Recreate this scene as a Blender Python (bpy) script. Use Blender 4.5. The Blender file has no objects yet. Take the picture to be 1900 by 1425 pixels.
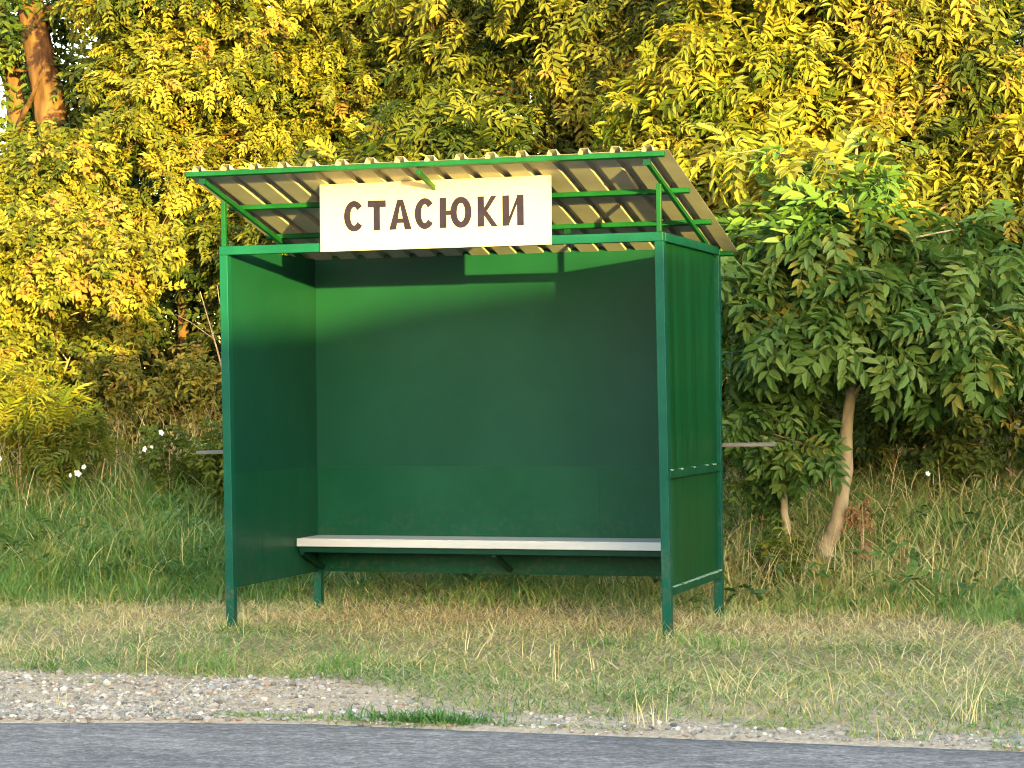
import bpy, math, random
import numpy as np
from mathutils import Vector, Matrix, noise

random.seed(7)
RNG = np.random.default_rng(7)
SC = bpy.context.scene
COL = SC.collection

# ------------------------------------------------------------------ camera
CAM = np.array([5.4838, -11.5696, 1.3071])
YAW, PITCH, ROLL = -0.3149, 0.0069, -0.0096
cy, sy, cp, sp = math.cos(YAW), math.sin(YAW), math.cos(PITCH), math.sin(PITCH)
fw = np.array([sy * cp, cy * cp, sp]); rt = np.array([cy, -sy, 0.0]); up = np.cross(rt, fw)
cr, sr = math.cos(ROLL), math.sin(ROLL)
rt, up = cr * rt + sr * up, -sr * rt + cr * up
cam_data = bpy.data.cameras.new('camera')
cam_data.sensor_width = 36.0
cam_data.lens = 4103.2 / 1900 * 36.0
cam_data.clip_start = 0.1
cam_data.clip_end = 2000
cam = bpy.data.objects.new('camera', cam_data)
cam.matrix_world = Matrix(((rt[0], up[0], -fw[0], CAM[0]), (rt[1], up[1], -fw[1], CAM[1]),
                           (rt[2], up[2], -fw[2], CAM[2]), (0, 0, 0, 1)))
COL.objects.link(cam)
SC.camera = cam

# ------------------------------------------------------------------ sky and sun
SUN_EL = math.radians(4.7)
SUN_H = np.array([0.594, -0.805])            # horizontal direction towards the sun
SUN_AZ = math.atan2(SUN_H[0], SUN_H[1])
world = bpy.data.worlds.new('World')
SC.world = world
world.use_nodes = True
wn = world.node_tree
sky = wn.nodes.new('ShaderNodeTexSky')
sky.sky_type = 'NISHITA'
sky.sun_disc = False
sky.sun_elevation = SUN_EL
sky.sun_rotation = SUN_AZ
sky.air_density = 1.0
sky.dust_density = 1.6
sky.ozone_density = 1.0
bg = wn.nodes['Background']
bg.inputs['Strength'].default_value = 0.15
wn.links.new(sky.outputs['Color'], bg.inputs['Color'])
sun_data = bpy.data.lights.new('sun', 'SUN')
sun_data.energy = 2.0
sun_data.angle = math.radians(0.53)
sun_data.color = (1.0, 0.77, 0.14)
sun = bpy.data.objects.new('sun', sun_data)
to_sun = Vector((SUN_H[0] * math.cos(SUN_EL), SUN_H[1] * math.cos(SUN_EL), math.sin(SUN_EL)))
sun.rotation_euler = to_sun.to_track_quat('Z', 'Y').to_euler()
COL.objects.link(sun)
SC.view_settings.view_transform = 'Standard'
SC.view_settings.look = 'None'
SC.view_settings.exposure = 3.75
SC.view_settings.gamma = 1.0
SC.cycles.max_bounces = 8
SC.cycles.filter_width = 1.1
SC.cycles.use_denoising = True
SC.cycles.transparent_max_bounces = 8


# ------------------------------------------------------------------ helpers
def tag(o, label=None, cat=None, group=None, kind=None):
    if label: o['label'] = label
    if cat: o['category'] = cat
    if group: o['group'] = group
    if kind: o['kind'] = kind
    return o


def empty(name, loc, label=None, cat=None, group=None):
    o = bpy.data.objects.new(name, None)
    o.empty_display_size = 0.1
    o.location = loc
    COL.objects.link(o)
    return tag(o, label, cat, group)


def link(name, me, mat, parent=None):
    o = bpy.data.objects.new(name, me)
    me.materials.append(mat)
    COL.objects.link(o)
    if parent is not None:
        o.parent = parent
    return o


def np_mesh(name, V, faces_list, tint=None, smooth=False):
    """faces_list: list of int arrays (m,k)"""
    me = bpy.data.meshes.new(name)
    V = np.asarray(V, dtype=np.float32)
    me.vertices.add(len(V)); me.vertices.foreach_set('co', V.ravel())
    loops = np.concatenate([f.ravel() for f in faces_list]).astype(np.int32)
    sizes = np.concatenate([np.full(len(f), f.shape[1]) for f in faces_list])
    starts = np.concatenate([[0], np.cumsum(sizes)[:-1]]).astype(np.int32)
    me.loops.add(len(loops)); me.loops.foreach_set('vertex_index', loops)
    me.polygons.add(len(sizes)); me.polygons.foreach_set('loop_start', starts)
    me.polygons.foreach_set('use_smooth', np.full(len(sizes), smooth, dtype=bool))
    me.update(calc_edges=True)
    if tint is not None:
        a = me.attributes.new('tint', 'FLOAT', 'POINT')
        a.data.foreach_set('value', np.asarray(tint, dtype=np.float32))
    return me


class MB:
    """collects boxes, bars, prisms and tubes in one mesh"""
    def __init__(self):
        self.v = []; self.f = []

    def add(self, vs, fs):
        b = len(self.v)
        self.v += [tuple(p) for p in vs]
        self.f += [tuple(i + b for i in q) for q in fs]
        return self

    def box(self, x0, x1, y0, y1, z0, z1):
        vs = [(x, y, z) for z in (z0, z1) for y in (y0, y1) for x in (x0, x1)]
        return self.add(vs, [(0, 2, 3, 1), (4, 5, 7, 6), (0, 1, 5, 4), (2, 6, 7, 3), (0, 4, 6, 2), (1, 3, 7, 5)])

    def bar(self, a, b, w, h, upv=(0, 0, 1)):
        a, b = Vector(a), Vector(b)
        d = (b - a).normalized(); s = d.cross(Vector(upv)).normalized(); u = s.cross(d)
        vs = [p + s * (i * w / 2) + u * (j * h / 2) for p in (a, b) for (i, j) in ((-1, -1), (1, -1), (1, 1), (-1, 1))]
        return self.add(vs, [(3, 2, 1, 0), (4, 5, 6, 7)] + [(k, (k + 1) % 4, 4 + (k + 1) % 4, 4 + k) for k in range(4)])

    def tube(self, pts, radii, n=8, cap=True):
        pts = [Vector(p) for p in pts]
        b = len(self.v); ref = Vector((0.31, 0.95, 0.1))
        for i, p in enumerate(pts):
            d = (pts[min(i + 1, len(pts) - 1)] - pts[max(i - 1, 0)]).normalized()
            s = d.cross(ref).normalized(); u = s.cross(d)
            for k in range(n):
                t = 2 * math.pi * k / n
                self.v.append(tuple(p + (s * math.cos(t) + u * math.sin(t)) * radii[i]))
        for i in range(len(pts) - 1):
            for k in range(n):
                self.f.append((b + i * n + k, b + i * n + (k + 1) % n, b + (i + 1) * n + (k + 1) % n, b + (i + 1) * n + k))
        if cap:
            self.f.append(tuple(b + k for k in range(n))[::-1])
            e = b + (len(pts) - 1) * n
            self.f.append(tuple(e + k for k in range(n)))
        return self

    def poly(self, pts2, y0, y1, org=(0, 0, 0)):
        """convex polygon in x,z extruded along y"""
        n = len(pts2)
        vs = [(org[0] + x, y, org[2] + z) for y in (y0, y1) for (x, z) in pts2]
        fs = [tuple(range(n)), tuple(range(2 * n - 1, n - 1, -1))]
        fs += [(k, k + n, (k + 1) % n + n, (k + 1) % n) for k in range(n)]
        return self.add(vs, fs)

    def build(self, name, mat, parent=None, bevel=0.0, smooth=False, org=(0, 0, 0), warp=None):
        me = bpy.data.meshes.new(name)
        vs = [(x - org[0], y - org[1], z - org[2]) for (x, y, z) in self.v]
        if warp: vs = [warp(*p) for p in vs]
        me.from_pydata(vs, [], self.f)
        me.update()
        if smooth:
            me.polygons.foreach_set('use_smooth', np.ones(len(me.polygons), dtype=bool))
        o = link(name, me, mat, parent)
        if bevel:
            m = o.modifiers.new('bevel', 'BEVEL'); m.width = bevel; m.segments = 2; m.limit_method = 'ANGLE'
        return o


# ------------------------------------------------------------------ materials
def mat_new(name):
    m = bpy.data.materials.new(name); m.use_nodes = True
    return m, m.node_tree.nodes, m.node_tree.links, m.node_tree.nodes['Principled BSDF']


def ramp(nodes, stops, interp='LINEAR'):
    r = nodes.new('ShaderNodeValToRGB'); r.color_ramp.interpolation = interp
    el = r.color_ramp.elements
    while len(el) < len(stops): el.new(0.5)
    for e, (p, c) in zip(el, stops):
        e.position = p; e.color = (*c, 1)
    return r


def noise_node(nodes, links, scale, detail=6, rough=0.6, vec=None, mscale=None):
    n = nodes.new('ShaderNodeTexNoise')
    n.inputs['Scale'].default_value = scale; n.inputs['Detail'].default_value = detail
    n.inputs['Roughness'].default_value = rough
    tc = nodes.new('ShaderNodeTexCoord')
    src = tc.outputs['Object']
    if mscale:
        mp = nodes.new('ShaderNodeMapping'); mp.inputs['Scale'].default_value = mscale
        links.new(src, mp.inputs['Vector']); src = mp.outputs['Vector']
    links.new(src, n.inputs['Vector'])
    return n


def paint(name, c0, c1, scale=3.0, mscale=None, rough=(0.3, 0.5), bump=0.15, chips=0.0, chipcol=(0.25, 0.3, 0.24), bump_scale=18, spec=0.10, dirt=0.0):
    m, n, l, b = mat_new(name)
    nz = noise_node(n, l, scale, 5, 0.55, mscale=mscale)
    r = ramp(n, [(0.3, c0), (0.7, c1)])
    l.new(nz.outputs['Fac'], r.inputs['Fac'])
    b.inputs['Specular IOR Level'].default_value = spec
    col = r.outputs['Color']
    if chips:
        cz = noise_node(n, l, 35, 8, 0.7)
        cr_ = ramp(n, [(chips, (0, 0, 0)), (chips + 0.03, (1, 1, 1))])
        l.new(cz.outputs['Fac'], cr_.inputs['Fac'])
        mx = n.new('ShaderNodeMixRGB'); mx.inputs[2].default_value = (*chipcol, 1)
        l.new(cr_.outputs['Color'], mx.inputs[0]); l.new(col, mx.inputs[1]); col = mx.outputs[0]
    if dirt:
        geo = n.new('ShaderNodeTexCoord'); sp = n.new('ShaderNodeSeparateXYZ'); l.new(geo.outputs['Object'], sp.inputs[0])
        hm = n.new('ShaderNodeMapRange'); hm.inputs['From Min'].default_value = 0.75; hm.inputs['From Max'].default_value = 0.10
        l.new(sp.outputs['Z'], hm.inputs['Value'])
        dz = noise_node(n, l, 26, 9, 0.75); dr_ = ramp(n, [(0.50, (0, 0, 0)), (0.62, (1, 1, 1))]); l.new(dz.outputs['Fac'], dr_.inputs['Fac'])
        mu = n.new('ShaderNodeMath'); mu.operation = 'MULTIPLY'; l.new(dr_.outputs['Color'], mu.inputs[0]); l.new(hm.outputs['Result'], mu.inputs[1])
        mu2 = n.new('ShaderNodeMath'); mu2.operation = 'MULTIPLY'; mu2.inputs[1].default_value = dirt; l.new(mu.outputs[0], mu2.inputs[0])
        mx = n.new('ShaderNodeMixRGB'); mx.inputs[2].default_value = (0.10, 0.085, 0.055, 1)
        l.new(mu2.outputs[0], mx.inputs[0]); l.new(col, mx.inputs[1]); col = mx.outputs[0]
    l.new(col, b.inputs['Base Color'])
    rz = noise_node(n, l, scale * 2.3, 6, 0.6, mscale=mscale)
    mr = n.new('ShaderNodeMapRange'); mr.inputs['To Min'].default_value = rough[0]; mr.inputs['To Max'].default_value = rough[1]
    l.new(rz.outputs['Fac'], mr.inputs['Value']); l.new(mr.outputs['Result'], b.inputs['Roughness'])
    bz = noise_node(n, l, bump_scale, 4, 0.5, mscale=mscale)
    bp = n.new('ShaderNodeBump'); bp.inputs['Strength'].default_value = bump; bp.inputs['Distance'].default_value = 0.01
    l.new(bz.outputs['Fac'], bp.inputs['Height']); l.new(bp.outputs['Normal'], b.inputs['Normal'])
    return m


def leaf_mat(name, stops, transl=0.35, rough=0.5, tcol=1.6):
    m, n, l, b = mat_new(name)
    at = n.new('ShaderNodeAttribute'); at.attribute_name = 'tint'
    r = ramp(n, stops)
    l.new(at.outputs['Fac'], r.inputs['Fac'])
    l.new(r.outputs['Color'], b.inputs['Base Color'])
    b.inputs['Roughness'].default_value = rough
    b.inputs['Specular IOR Level'].default_value = 0.18
    tr = n.new('ShaderNodeBsdfTranslucent')
    mul = n.new('ShaderNodeMixRGB'); mul.blend_type = 'MULTIPLY'; mul.inputs[0].default_value = 1
    mul.inputs[2].default_value = (tcol * 1.1, tcol, tcol * 0.5, 1)
    l.new(r.outputs['Color'], mul.inputs[1]); l.new(mul.outputs[0], tr.inputs['Color'])
    mix = n.new('ShaderNodeMixShader'); mix.inputs[0].default_value = transl
    l.new(b.outputs[0], mix.inputs[1]); l.new(tr.outputs[0], mix.inputs[2])
    l.new(mix.outputs[0], n['Material Output'].inputs['Surface'])
    return m


M = {}
M['green_post'] = paint('green_post', (0.002, 0.050, 0.036), (0.004, 0.068, 0.049), 4, rough=(0.28, 0.45), bump=0.08, chips=0.72, chipcol=(0.05, 0.11, 0.08), dirt=0.5)
M['green_roof_bar'] = paint('green_roof_bar', (0.003, 0.046, 0.016), (0.006, 0.068, 0.026), 5, rough=(0.3, 0.5), bump=0.1)
M['green_panel'] = paint('green_panel', (0.003, 0.038, 0.026), (0.006, 0.050, 0.036), 1.6, rough=(0.3, 0.48), bump=0.12, bump_scale=9, chips=0.735, chipcol=(0.02, 0.085, 0.06))
M['green_lower'] = paint('green_lower', (0.003, 0.044, 0.025), (0.006, 0.057, 0.035), 2.2, rough=(0.25, 0.4), bump=0.1, bump_scale=7, chips=0.735, chipcol=(0.02, 0.09, 0.06), dirt=0.35)
M['worn_lit'] = paint('worn_lit', (0.10, 0.22, 0.14), (0.30, 0.42, 0.32), 40, rough=(0.5, 0.7))
M['green_side'] = paint('green_side', (0.002, 0.038, 0.009), (0.004, 0.066, 0.024), 4, mscale=(1.2, 2.6, 0.10), rough=(0.3, 0.42), bump=0.06, chips=0.70, chipcol=(0.015, 0.11, 0.045))
M['green_rail'] = paint('green_rail', (0.003, 0.044, 0.020), (0.005, 0.064, 0.032), 6, rough=(0.3, 0.5), bump=0.1, chips=0.66, chipcol=(0.22, 0.36, 0.22))
M['green_dark'] = paint('green_dark', (0.002, 0.026, 0.018), (0.004, 0.036, 0.025), 4, rough=(0.35, 0.5), bump=0.1)
M['seat_white'] = paint('seat_white', (0.33, 0.37, 0.41), (0.41, 0.45, 0.49), 5, mscale=(0.3, 3, 3), rough=(0.4, 0.6), bump=0.2)
M['sheet'] = paint('sheet', (0.25, 0.24, 0.245), (0.33, 0.32, 0.32), 3, rough=(0.45, 0.65), bump=0.04)
M['sign_white'] = paint('sign_white', (0.56, 0.49, 0.315), (0.60, 0.53, 0.35), 3, rough=(0.4, 0.55), bump=0.03)
M['sign_ink'] = paint('sign_ink', (0.011, 0.008, 0.024), (0.018, 0.013, 0.036), 20, rough=(0.5, 0.65), bump=0.03)
M['metal'] = paint('metal', (0.25, 0.24, 0.22), (0.35, 0.33, 0.3), 30, rough=(0.4, 0.6))
M['old_plank'] = paint('old_plank', (0.11, 0.105, 0.105), (0.21, 0.205, 0.205), 12, mscale=(0.2, 3, 3), rough=(0.7, 0.9), bump=0.5)
M['bark_pale'] = paint('bark_pale', (0.19, 0.16, 0.105), (0.33, 0.285, 0.20), 14, mscale=(1, 1, 0.45), rough=(0.7, 0.9), bump=0.5, bump_scale=40)
M['bark_brown'] = paint('bark_brown', (0.030, 0.016, 0.010), (0.15, 0.080, 0.042), 11, mscale=(1, 1, 0.25), rough=(0.8, 0.95), bump=1.0, bump_scale=16)
M['twig'] = paint('twig', (0.20, 0.14, 0.085), (0.36, 0.27, 0.17), 20, rough=(0.7, 0.9))
M['flower'] = paint('flower', (0.60, 0.61, 0.60), (0.72, 0.71, 0.69), 20, rough=(0.6, 0.8))

GOLD = [(0.0, (0.022, 0.040, 0.010)), (0.3, (0.066, 0.085, 0.015)), (0.6, (0.148, 0.150, 0.025)), (0.9, (0.285, 0.245, 0.043)), (1.0, (0.23, 0.15, 0.05))]
OLIVE = [(0.0, (0.024, 0.050, 0.018)), (0.4, (0.075, 0.115, 0.026)), (0.75, (0.15, 0.17, 0.032)), (1.0, (0.28, 0.24, 0.045))]
LIME = [(0.0, (0.028, 0.058, 0.010)), (0.4, (0.080, 0.110, 0.015)), (0.75, (0.165, 0.165, 0.020)), (1.0, (0.26, 0.215, 0.032))]
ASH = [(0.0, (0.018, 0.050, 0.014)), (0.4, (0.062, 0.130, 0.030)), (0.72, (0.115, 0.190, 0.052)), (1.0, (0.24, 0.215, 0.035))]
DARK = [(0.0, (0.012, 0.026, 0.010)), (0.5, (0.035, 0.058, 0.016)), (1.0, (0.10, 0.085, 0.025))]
M['leaf_gold'] = leaf_mat('leaf_gold', GOLD)
M['leaf_olive'] = leaf_mat('leaf_olive', OLIVE)
M['leaf_lime'] = leaf_mat('leaf_lime', LIME)
M['leaf_ash'] = leaf_mat('leaf_ash', ASH, transl=0.3, rough=0.42)
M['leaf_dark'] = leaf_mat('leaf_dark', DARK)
M['leaf_dead'] = leaf_mat('leaf_dead', [(0, (0.10, 0.055, 0.03)), (0.5, (0.25, 0.14, 0.07)), (1, (0.42, 0.28, 0.17))], transl=0.15)
GRASS = [(0.0, (0.045, 0.14, 0.035)), (0.28, (0.125, 0.25, 0.060)), (0.5, (0.26, 0.305, 0.10)), (0.70, (0.48, 0.41, 0.19)), (0.88, (0.72, 0.61, 0.35)), (1.0, (0.30, 0.18, 0.09))]
M['grass'] = leaf_mat('grass', GRASS, transl=0.2, rough=0.6, tcol=1.2)


def ground_mat():
    m, n, l, b = mat_new('ground')
    geo = n.new('ShaderNodeNewGeometry')
    sep = n.new('ShaderNodeSeparateXYZ'); l.new(geo.outputs['Position'], sep.inputs[0])
    wob = noise_node(n, l, 1.6, 6, 0.65)
    add = n.new('ShaderNodeMath'); add.operation = 'MULTIPLY_ADD'
    l.new(wob.outputs['Fac'], add.inputs[0]); add.inputs[1].default_value = 0.7; l.new(sep.outputs['Y'], add.inputs[2])
    mr = n.new('ShaderNodeMapRange'); mr.inputs['From Min'].default_value = -2.6; mr.inputs['From Max'].default_value = 8.0
    l.new(add.outputs[0], mr.inputs['Value'])
    r = ramp(n, [(0.0, (0.41, 0.345, 0.265)), (0.10, (0.45, 0.355, 0.25)), (0.17, (0.28, 0.22, 0.12)), (0.36, (0.20, 0.16, 0.08)), (0.48, (0.12, 0.14, 0.05)), (0.72, (0.05, 0.042, 0.025))])
    l.new(mr.outputs['Result'], r.inputs['Fac'])
    fz = noise_node(n, l, 38, 8, 0.75)
    fr = ramp(n, [(0.3, (0.55, 0.54, 0.52)), (0.68, (1.25, 1.22, 1.2))])
    l.new(fz.outputs['Fac'], fr.inputs['Fac'])
    mx = n.new('ShaderNodeMixRGB'); mx.blend_type = 'MULTIPLY'; mx.inputs[0].default_value = 1
    l.new(r.outputs['Color'], mx.inputs[1]); l.new(fr.outputs['Color'], mx.inputs[2])
    l.new(mx.outputs[0], b.inputs['Base Color']); b.inputs['Roughness'].default_value = 0.95
    bp = n.new('ShaderNodeBump'); bp.inputs['Strength'].default_value = 0.8; bp.inputs['Distance'].default_value = 0.02
    l.new(fz.outputs['Fac'], bp.inputs['Height']); l.new(bp.outputs['Normal'], b.inputs['Normal'])
    return m


def asphalt_mat():
    m, n, l, b = mat_new('asphalt')
    tc = n.new('ShaderNodeTexCoord')
    v = n.new('ShaderNodeTexVoronoi'); v.inputs['Scale'].default_value = 34
    v.inputs['Randomness'].default_value = 1.0
    l.new(tc.outputs['Object'], v.inputs['Vector'])
    sepc = n.new('ShaderNodeSeparateColor'); l.new(v.outputs['Color'], sepc.inputs[0])
    fine = noise_node(n, l, 46, 10, 0.85)
    fa = n.new('ShaderNodeMath'); fa.operation = 'MULTIPLY_ADD'; fa.inputs[1].default_value = 2.6; fa.inputs[2].default_value = -0.95
    l.new(fine.outputs['Fac'], fa.inputs[0])
    av = n.new('ShaderNodeMath'); av.operation = 'MULTIPLY_ADD'; av.inputs[1].default_value = 0.28
    l.new(sepc.outputs[0], av.inputs[0]); l.new(fa.outputs[0], av.inputs[2])
    r = ramp(n, [(0.0, (0.10, 0.092, 0.088)), (0.45, (0.215, 0.197, 0.188)), (0.75, (0.34, 0.313, 0.298)), (1.0, (0.55, 0.51, 0.48))])
    l.new(av.outputs[0], r.inputs['Fac'])
    big = noise_node(n, l, 2.2, 6, 0.7, mscale=(0.5, 1.6, 1))
    br = ramp(n, [(0.3, (0.66, 0.66, 0.68)), (0.7, (1.25, 1.23, 1.22))])
    l.new(big.outputs['Fac'], br.inputs['Fac'])
    mx = n.new('ShaderNodeMixRGB'); mx.blend_type = 'MULTIPLY'; mx.inputs[0].default_value = 1
    l.new(r.outputs['Color'], mx.inputs[1]); l.new(br.outputs['Color'], mx.inputs[2])
    mid = noise_node(n, l, 11, 8, 0.8, mscale=(0.7, 1.3, 1))
    mrp = ramp(n, [(0.34, (0.60, 0.60, 0.62)), (0.66, (1.32, 1.30, 1.28))]); l.new(mid.outputs['Fac'], mrp.inputs['Fac'])
    mx2 = n.new('ShaderNodeMixRGB'); mx2.blend_type = 'MULTIPLY'; mx2.inputs[0].default_value = 1
    l.new(mx.outputs[0], mx2.inputs[1]); l.new(mrp.outputs['Color'], mx2.inputs[2])
    b.inputs['Specular IOR Level'].default_value = 0.2
    l.new(mx2.outputs[0], b.inputs['Base Color']); b.inputs['Roughness'].default_value = 0.85
    mn = noise_node(n, l, 70, 4, 0.7)
    bp = n.new('ShaderNodeBump'); bp.inputs['Strength'].default_value = 1.0; bp.inputs['Distance'].default_value = 0.02
    l.new(mn.outputs['Fac'], bp.inputs['Height']); l.new(bp.outputs['Normal'], b.inputs['Normal'])
    return m


M['ground'] = ground_mat()
M['asphalt'] = asphalt_mat()


def stone_mat():
    m, n, l, b = mat_new('stone')
    at = n.new('ShaderNodeAttribute'); at.attribute_name = 'tint'
    r = ramp(n, [(0.0, (0.09, 0.085, 0.08)), (0.35, (0.20, 0.185, 0.165)), (0.7, (0.32, 0.30, 0.27)), (0.9, (0.50, 0.48, 0.44)), (1.0, (0.30, 0.19, 0.14))])
    l.new(at.outputs['Fac'], r.inputs['Fac']); l.new(r.outputs['Color'], b.inputs['Base Color'])
    b.inputs['Roughness'].default_value = 0.85
    return m


M['stone'] = stone_mat()


# ------------------------------------------------------------------ terrain
def smooth(a, b, t):
    u = np.clip((np.asarray(t, float) - a) / (b - a), 0, 1)
    return u * u * (3 - 2 * u)


def vnoise(x, y, s, seed=0.0):
    """cheap smooth pseudo noise -1..1"""
    x = x * s + seed * 1.7; y = y * s - seed * 2.3
    return (np.sin(x * 1.3 + 1.7 * np.sin(y * 0.9 + seed)) + np.sin(y * 1.7 + 1.3 * np.sin(x * 1.1 - seed)) + np.sin((x + y) * 0.8 + 2.1 * np.sin((x - y) * 0.7))) / 3


def verge_edge(x):
    """y at which the grass gives way to the gravel shoulder"""
    return -1.72 - 0.55 * smooth(1.2, 2.6, x) - 0.08 * smooth(2.6, 4.5, x) + 0.12 * vnoise(x, x * 0.3, 2.3, 3.0) + 0.06 * vnoise(x, x * .2, 7.0, 5.0)


def ground_z(x, y):
    x = np.asarray(x, float); y = np.asarray(y, float)
    re = -2.63 - 0.33 * smooth(1.7, 0.0, x)
    z = -0.145 + 0.055 * smooth(-0.14, 0.03, y - re) + 0.04 * smooth(-2.6, -1.7, y) + 0.05 * smooth(-1.7, 0.0, y)
    z = z + 0.018 * vnoise(x, y, 2.2, 1.0) * smooth(-2.62, -2.3, y) * (1 - smooth(-0.6, -0.2, y))
    z = z + 0.75 * smooth(1.25, 5.6, y) * (1 - 0.12 * smooth(1.0, 4.0, x))
    z = z + 0.05 * vnoise(x, y, 1.4, 5.0) * smooth(1.4, 3.0, y)
    z = z + 0.03 * smooth(-8.6, -9.0, y) * 1.0
    return z


ax = np.concatenate([-np.geomspace(900, 9, 26), np.linspace(-8.9, 8.9, 150), np.geomspace(9, 900, 26)])
ay = np.concatenate([-np.geomspace(900, 13, 24), np.linspace(-12.8, -3.2, 40), np.linspace(-3.1, 6.0, 130), np.linspace(6.2, 16, 40), np.geomspace(16.5, 900, 24)])
gx, gy = np.meshgrid(ax, ay)
gV = np.stack([gx.ravel(), gy.ravel(), ground_z(gx, gy).ravel()], 1)
nx, ny = len(ax), len(ay)
ii, jj = np.meshgrid(np.arange(nx - 1), np.arange(ny - 1))
q = (jj * nx + ii).ravel()
gF = np.stack([q, q + 1, q + nx + 1, q + nx], 1)
tag(link('ground', np_mesh('ground', gV, [gF], smooth=True), M['ground']), kind='structure')

# road: thin slab with a ragged broken edge on the verge side
rx = np.concatenate([np.linspace(-300, -9, 30), np.linspace(-8.9, 12, 300), np.linspace(12.2, 300, 30)])
edge = -2.63 - 0.33 * smooth(1.7, 0.0, rx) + 0.022 * vnoise(rx, rx, 3.1, 2.0) + 0.012 * vnoise(rx, rx, 11.0, 4.0)
rows = [(edge, -0.135), (edge - 0.02, -0.104), (edge - 0.12, -0.099), (np.full_like(rx, -4.2), -0.085), (np.full_like(rx, -5.7), -0.075), (np.full_like(rx, -8.7), -0.10)]
rV = np.concatenate([np.stack([rx, yy, np.full_like(rx, zz)], 1) for yy, zz in rows])
n = len(rx)
rF = np.concatenate([np.stack([np.arange(n - 1) + (k + 1) * n, np.arange(1, n) + (k + 1) * n, np.arange(1, n) + k * n, np.arange(n - 1) + k * n], 1) for k in range(len(rows) - 1)])
tag(link('road', np_mesh('road', rV, [rF], smooth=True), M['asphalt']), kind='structure')

# unseen sun-blocking ridge, added behind the camera; crest shaped to cast the shade line
SD = -SUN_H; SP = np.array([0.805, 0.594])
hs = np.linspace(-60, 70, 160)
ridge = 4.02 + 0.165 * np.clip(hs, -9, 16) + 0.02 * np.sin(hs * 1.9) + 0.015 * np.sin(hs * 4.7 + 1)
hrows = []
for (off, frac) in ((-16, 0.0), (-9, 0.25), (-4, 0.72), (-1.2, 0.95), (0, 1.0), (1.2, 0.94), (4, 0.68), (7, 0.25), (10, 0.0)):
    c = SUN_H * 28 + SD * off
    hrows.append(np.stack([c[0] + SP[0] * hs, c[1] + SP[1] * hs, ridge * frac - 0.25 * (1 - frac)], 1))
hV = np.concatenate(hrows); n = len(hs)
hF = np.concatenate([np.stack([np.arange(n - 1) + k * n, np.arange(1, n) + k * n, np.arange(1, n) + (k + 1) * n, np.arange(n - 1) + (k + 1) * n], 1) for k in range(len(hrows) - 1)])
M['sun_block'] = paint('sun_block', (0.05, 0.07, 0.025), (0.11, 0.11, 0.045), 2, rough=(0.9, 1.0))
tag(link('sun_block_ridge', np_mesh('sun_block_ridge', hV, [hF], smooth=True), M['sun_block']), kind='structure')

# ------------------------------------------------------------------ bus shelter
W, D, H = 2.5725, 1.2965, 2.2


def warp(x, y, z):                       # the frame is not quite square: the front leans a little
    k = 0.012 * (1 - 2 * min(z, 2.3) / H) * max(0.0, 1 - y / D)
    return (x + k, y, z)


shelter = empty('bus_shelter', (0, 0, 0), 'green painted metal bus shelter with a sloping corrugated roof beside the road', 'bus shelter')


def roof_z(y):
    return 2.515 - 0.255 * y             # underside of the roof sheet


P = 0.025
for (x, y, top) in ((0, 0, H - 0.05), (W, 0, H - 0.05), (0, D, H - 0.05), (W, D, H - 0.05)):
    MB().box(x - P, x + P, y - P, y + P, -0.12, top).build('post', M['green_post'], shelter, bevel=0.003, warp=warp)
for x in (0, W):
    MB().box(x - 0.013, x + 0.013, -0.02, 0.006, H + 0.0005, roof_z(-0.01) - 0.058).build('upright', M['green_roof_bar'], shelter, bevel=0.002, warp=warp)
MB().box(-P, W + P, -P - 0.001, P, H - 0.0495, H).build('front_beam', M['green_post'], shelter, bevel=0.003, warp=warp)
MB().box(-P, W + P, D + 0.002, D + P + 0.001, H - 0.0495, H).build('rear_beam', M['green_post'], shelter, bevel=0.003, warp=warp)
for x in (0, W):
    MB().box(x - P - 0.001, (x + P + 0.001) if x else 0.0055, P + 0.0005, D - P - 0.0005, H - 0.0485, H - 0.001).build('side_beam', M['green_post'], shelter, bevel=0.003, warp=warp)

# back panel: two overlapping sheets, weld seams
b = MB().box(0.012, W - 0.012, D - P - 0.008, D - P - 0.002, 0.885, H + 0.016)
bp_ = b.build('back_panel', M['green_panel'], shelter)
YB = D - P - 0.0085
b = MB().box(0.012, W - 0.012, YB - 0.004, YB, 0.24, 0.897)
b.box(1.846, 1.852, YB - 0.006, YB - 0.0042, 0.246, 0.892)
for k in range(46):
    xx = 0.05 + k * 0.054 + random.uniform(-0.008, 0.008)
    b.box(xx, xx + 0.014, YB - 0.007, YB - 0.0042, 0.262, 0.267)
b.build('lower_back_panel', M['green_lower'], shelter)
# left side panel
MB().box(0.006, 0.0115, P + 0.0005, D - P - 0.009, 0.885, H - 0.003).build('side_panel', M['green_panel'], shelter, warp=warp)
b = MB().box(0.012, 0.0145, P + 0.0005, D - P - 0.0135, 0.24, 0.893)
b.box(0.0147, 0.017, 0.408, 0.413, 0.245, 0.888)
b.build('lower_side_panel', M['green_lower'], shelter, warp=warp)
for (z0, z1) in ((0.24, 0.285), (0.872, 0.915)):
    MB().box(-0.024, -0.004, P + 0.0005, D - P - 0.0005, z0, z1).build('side_rail', M['green_rail'], shelter, bevel=0.002, warp=warp)
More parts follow.
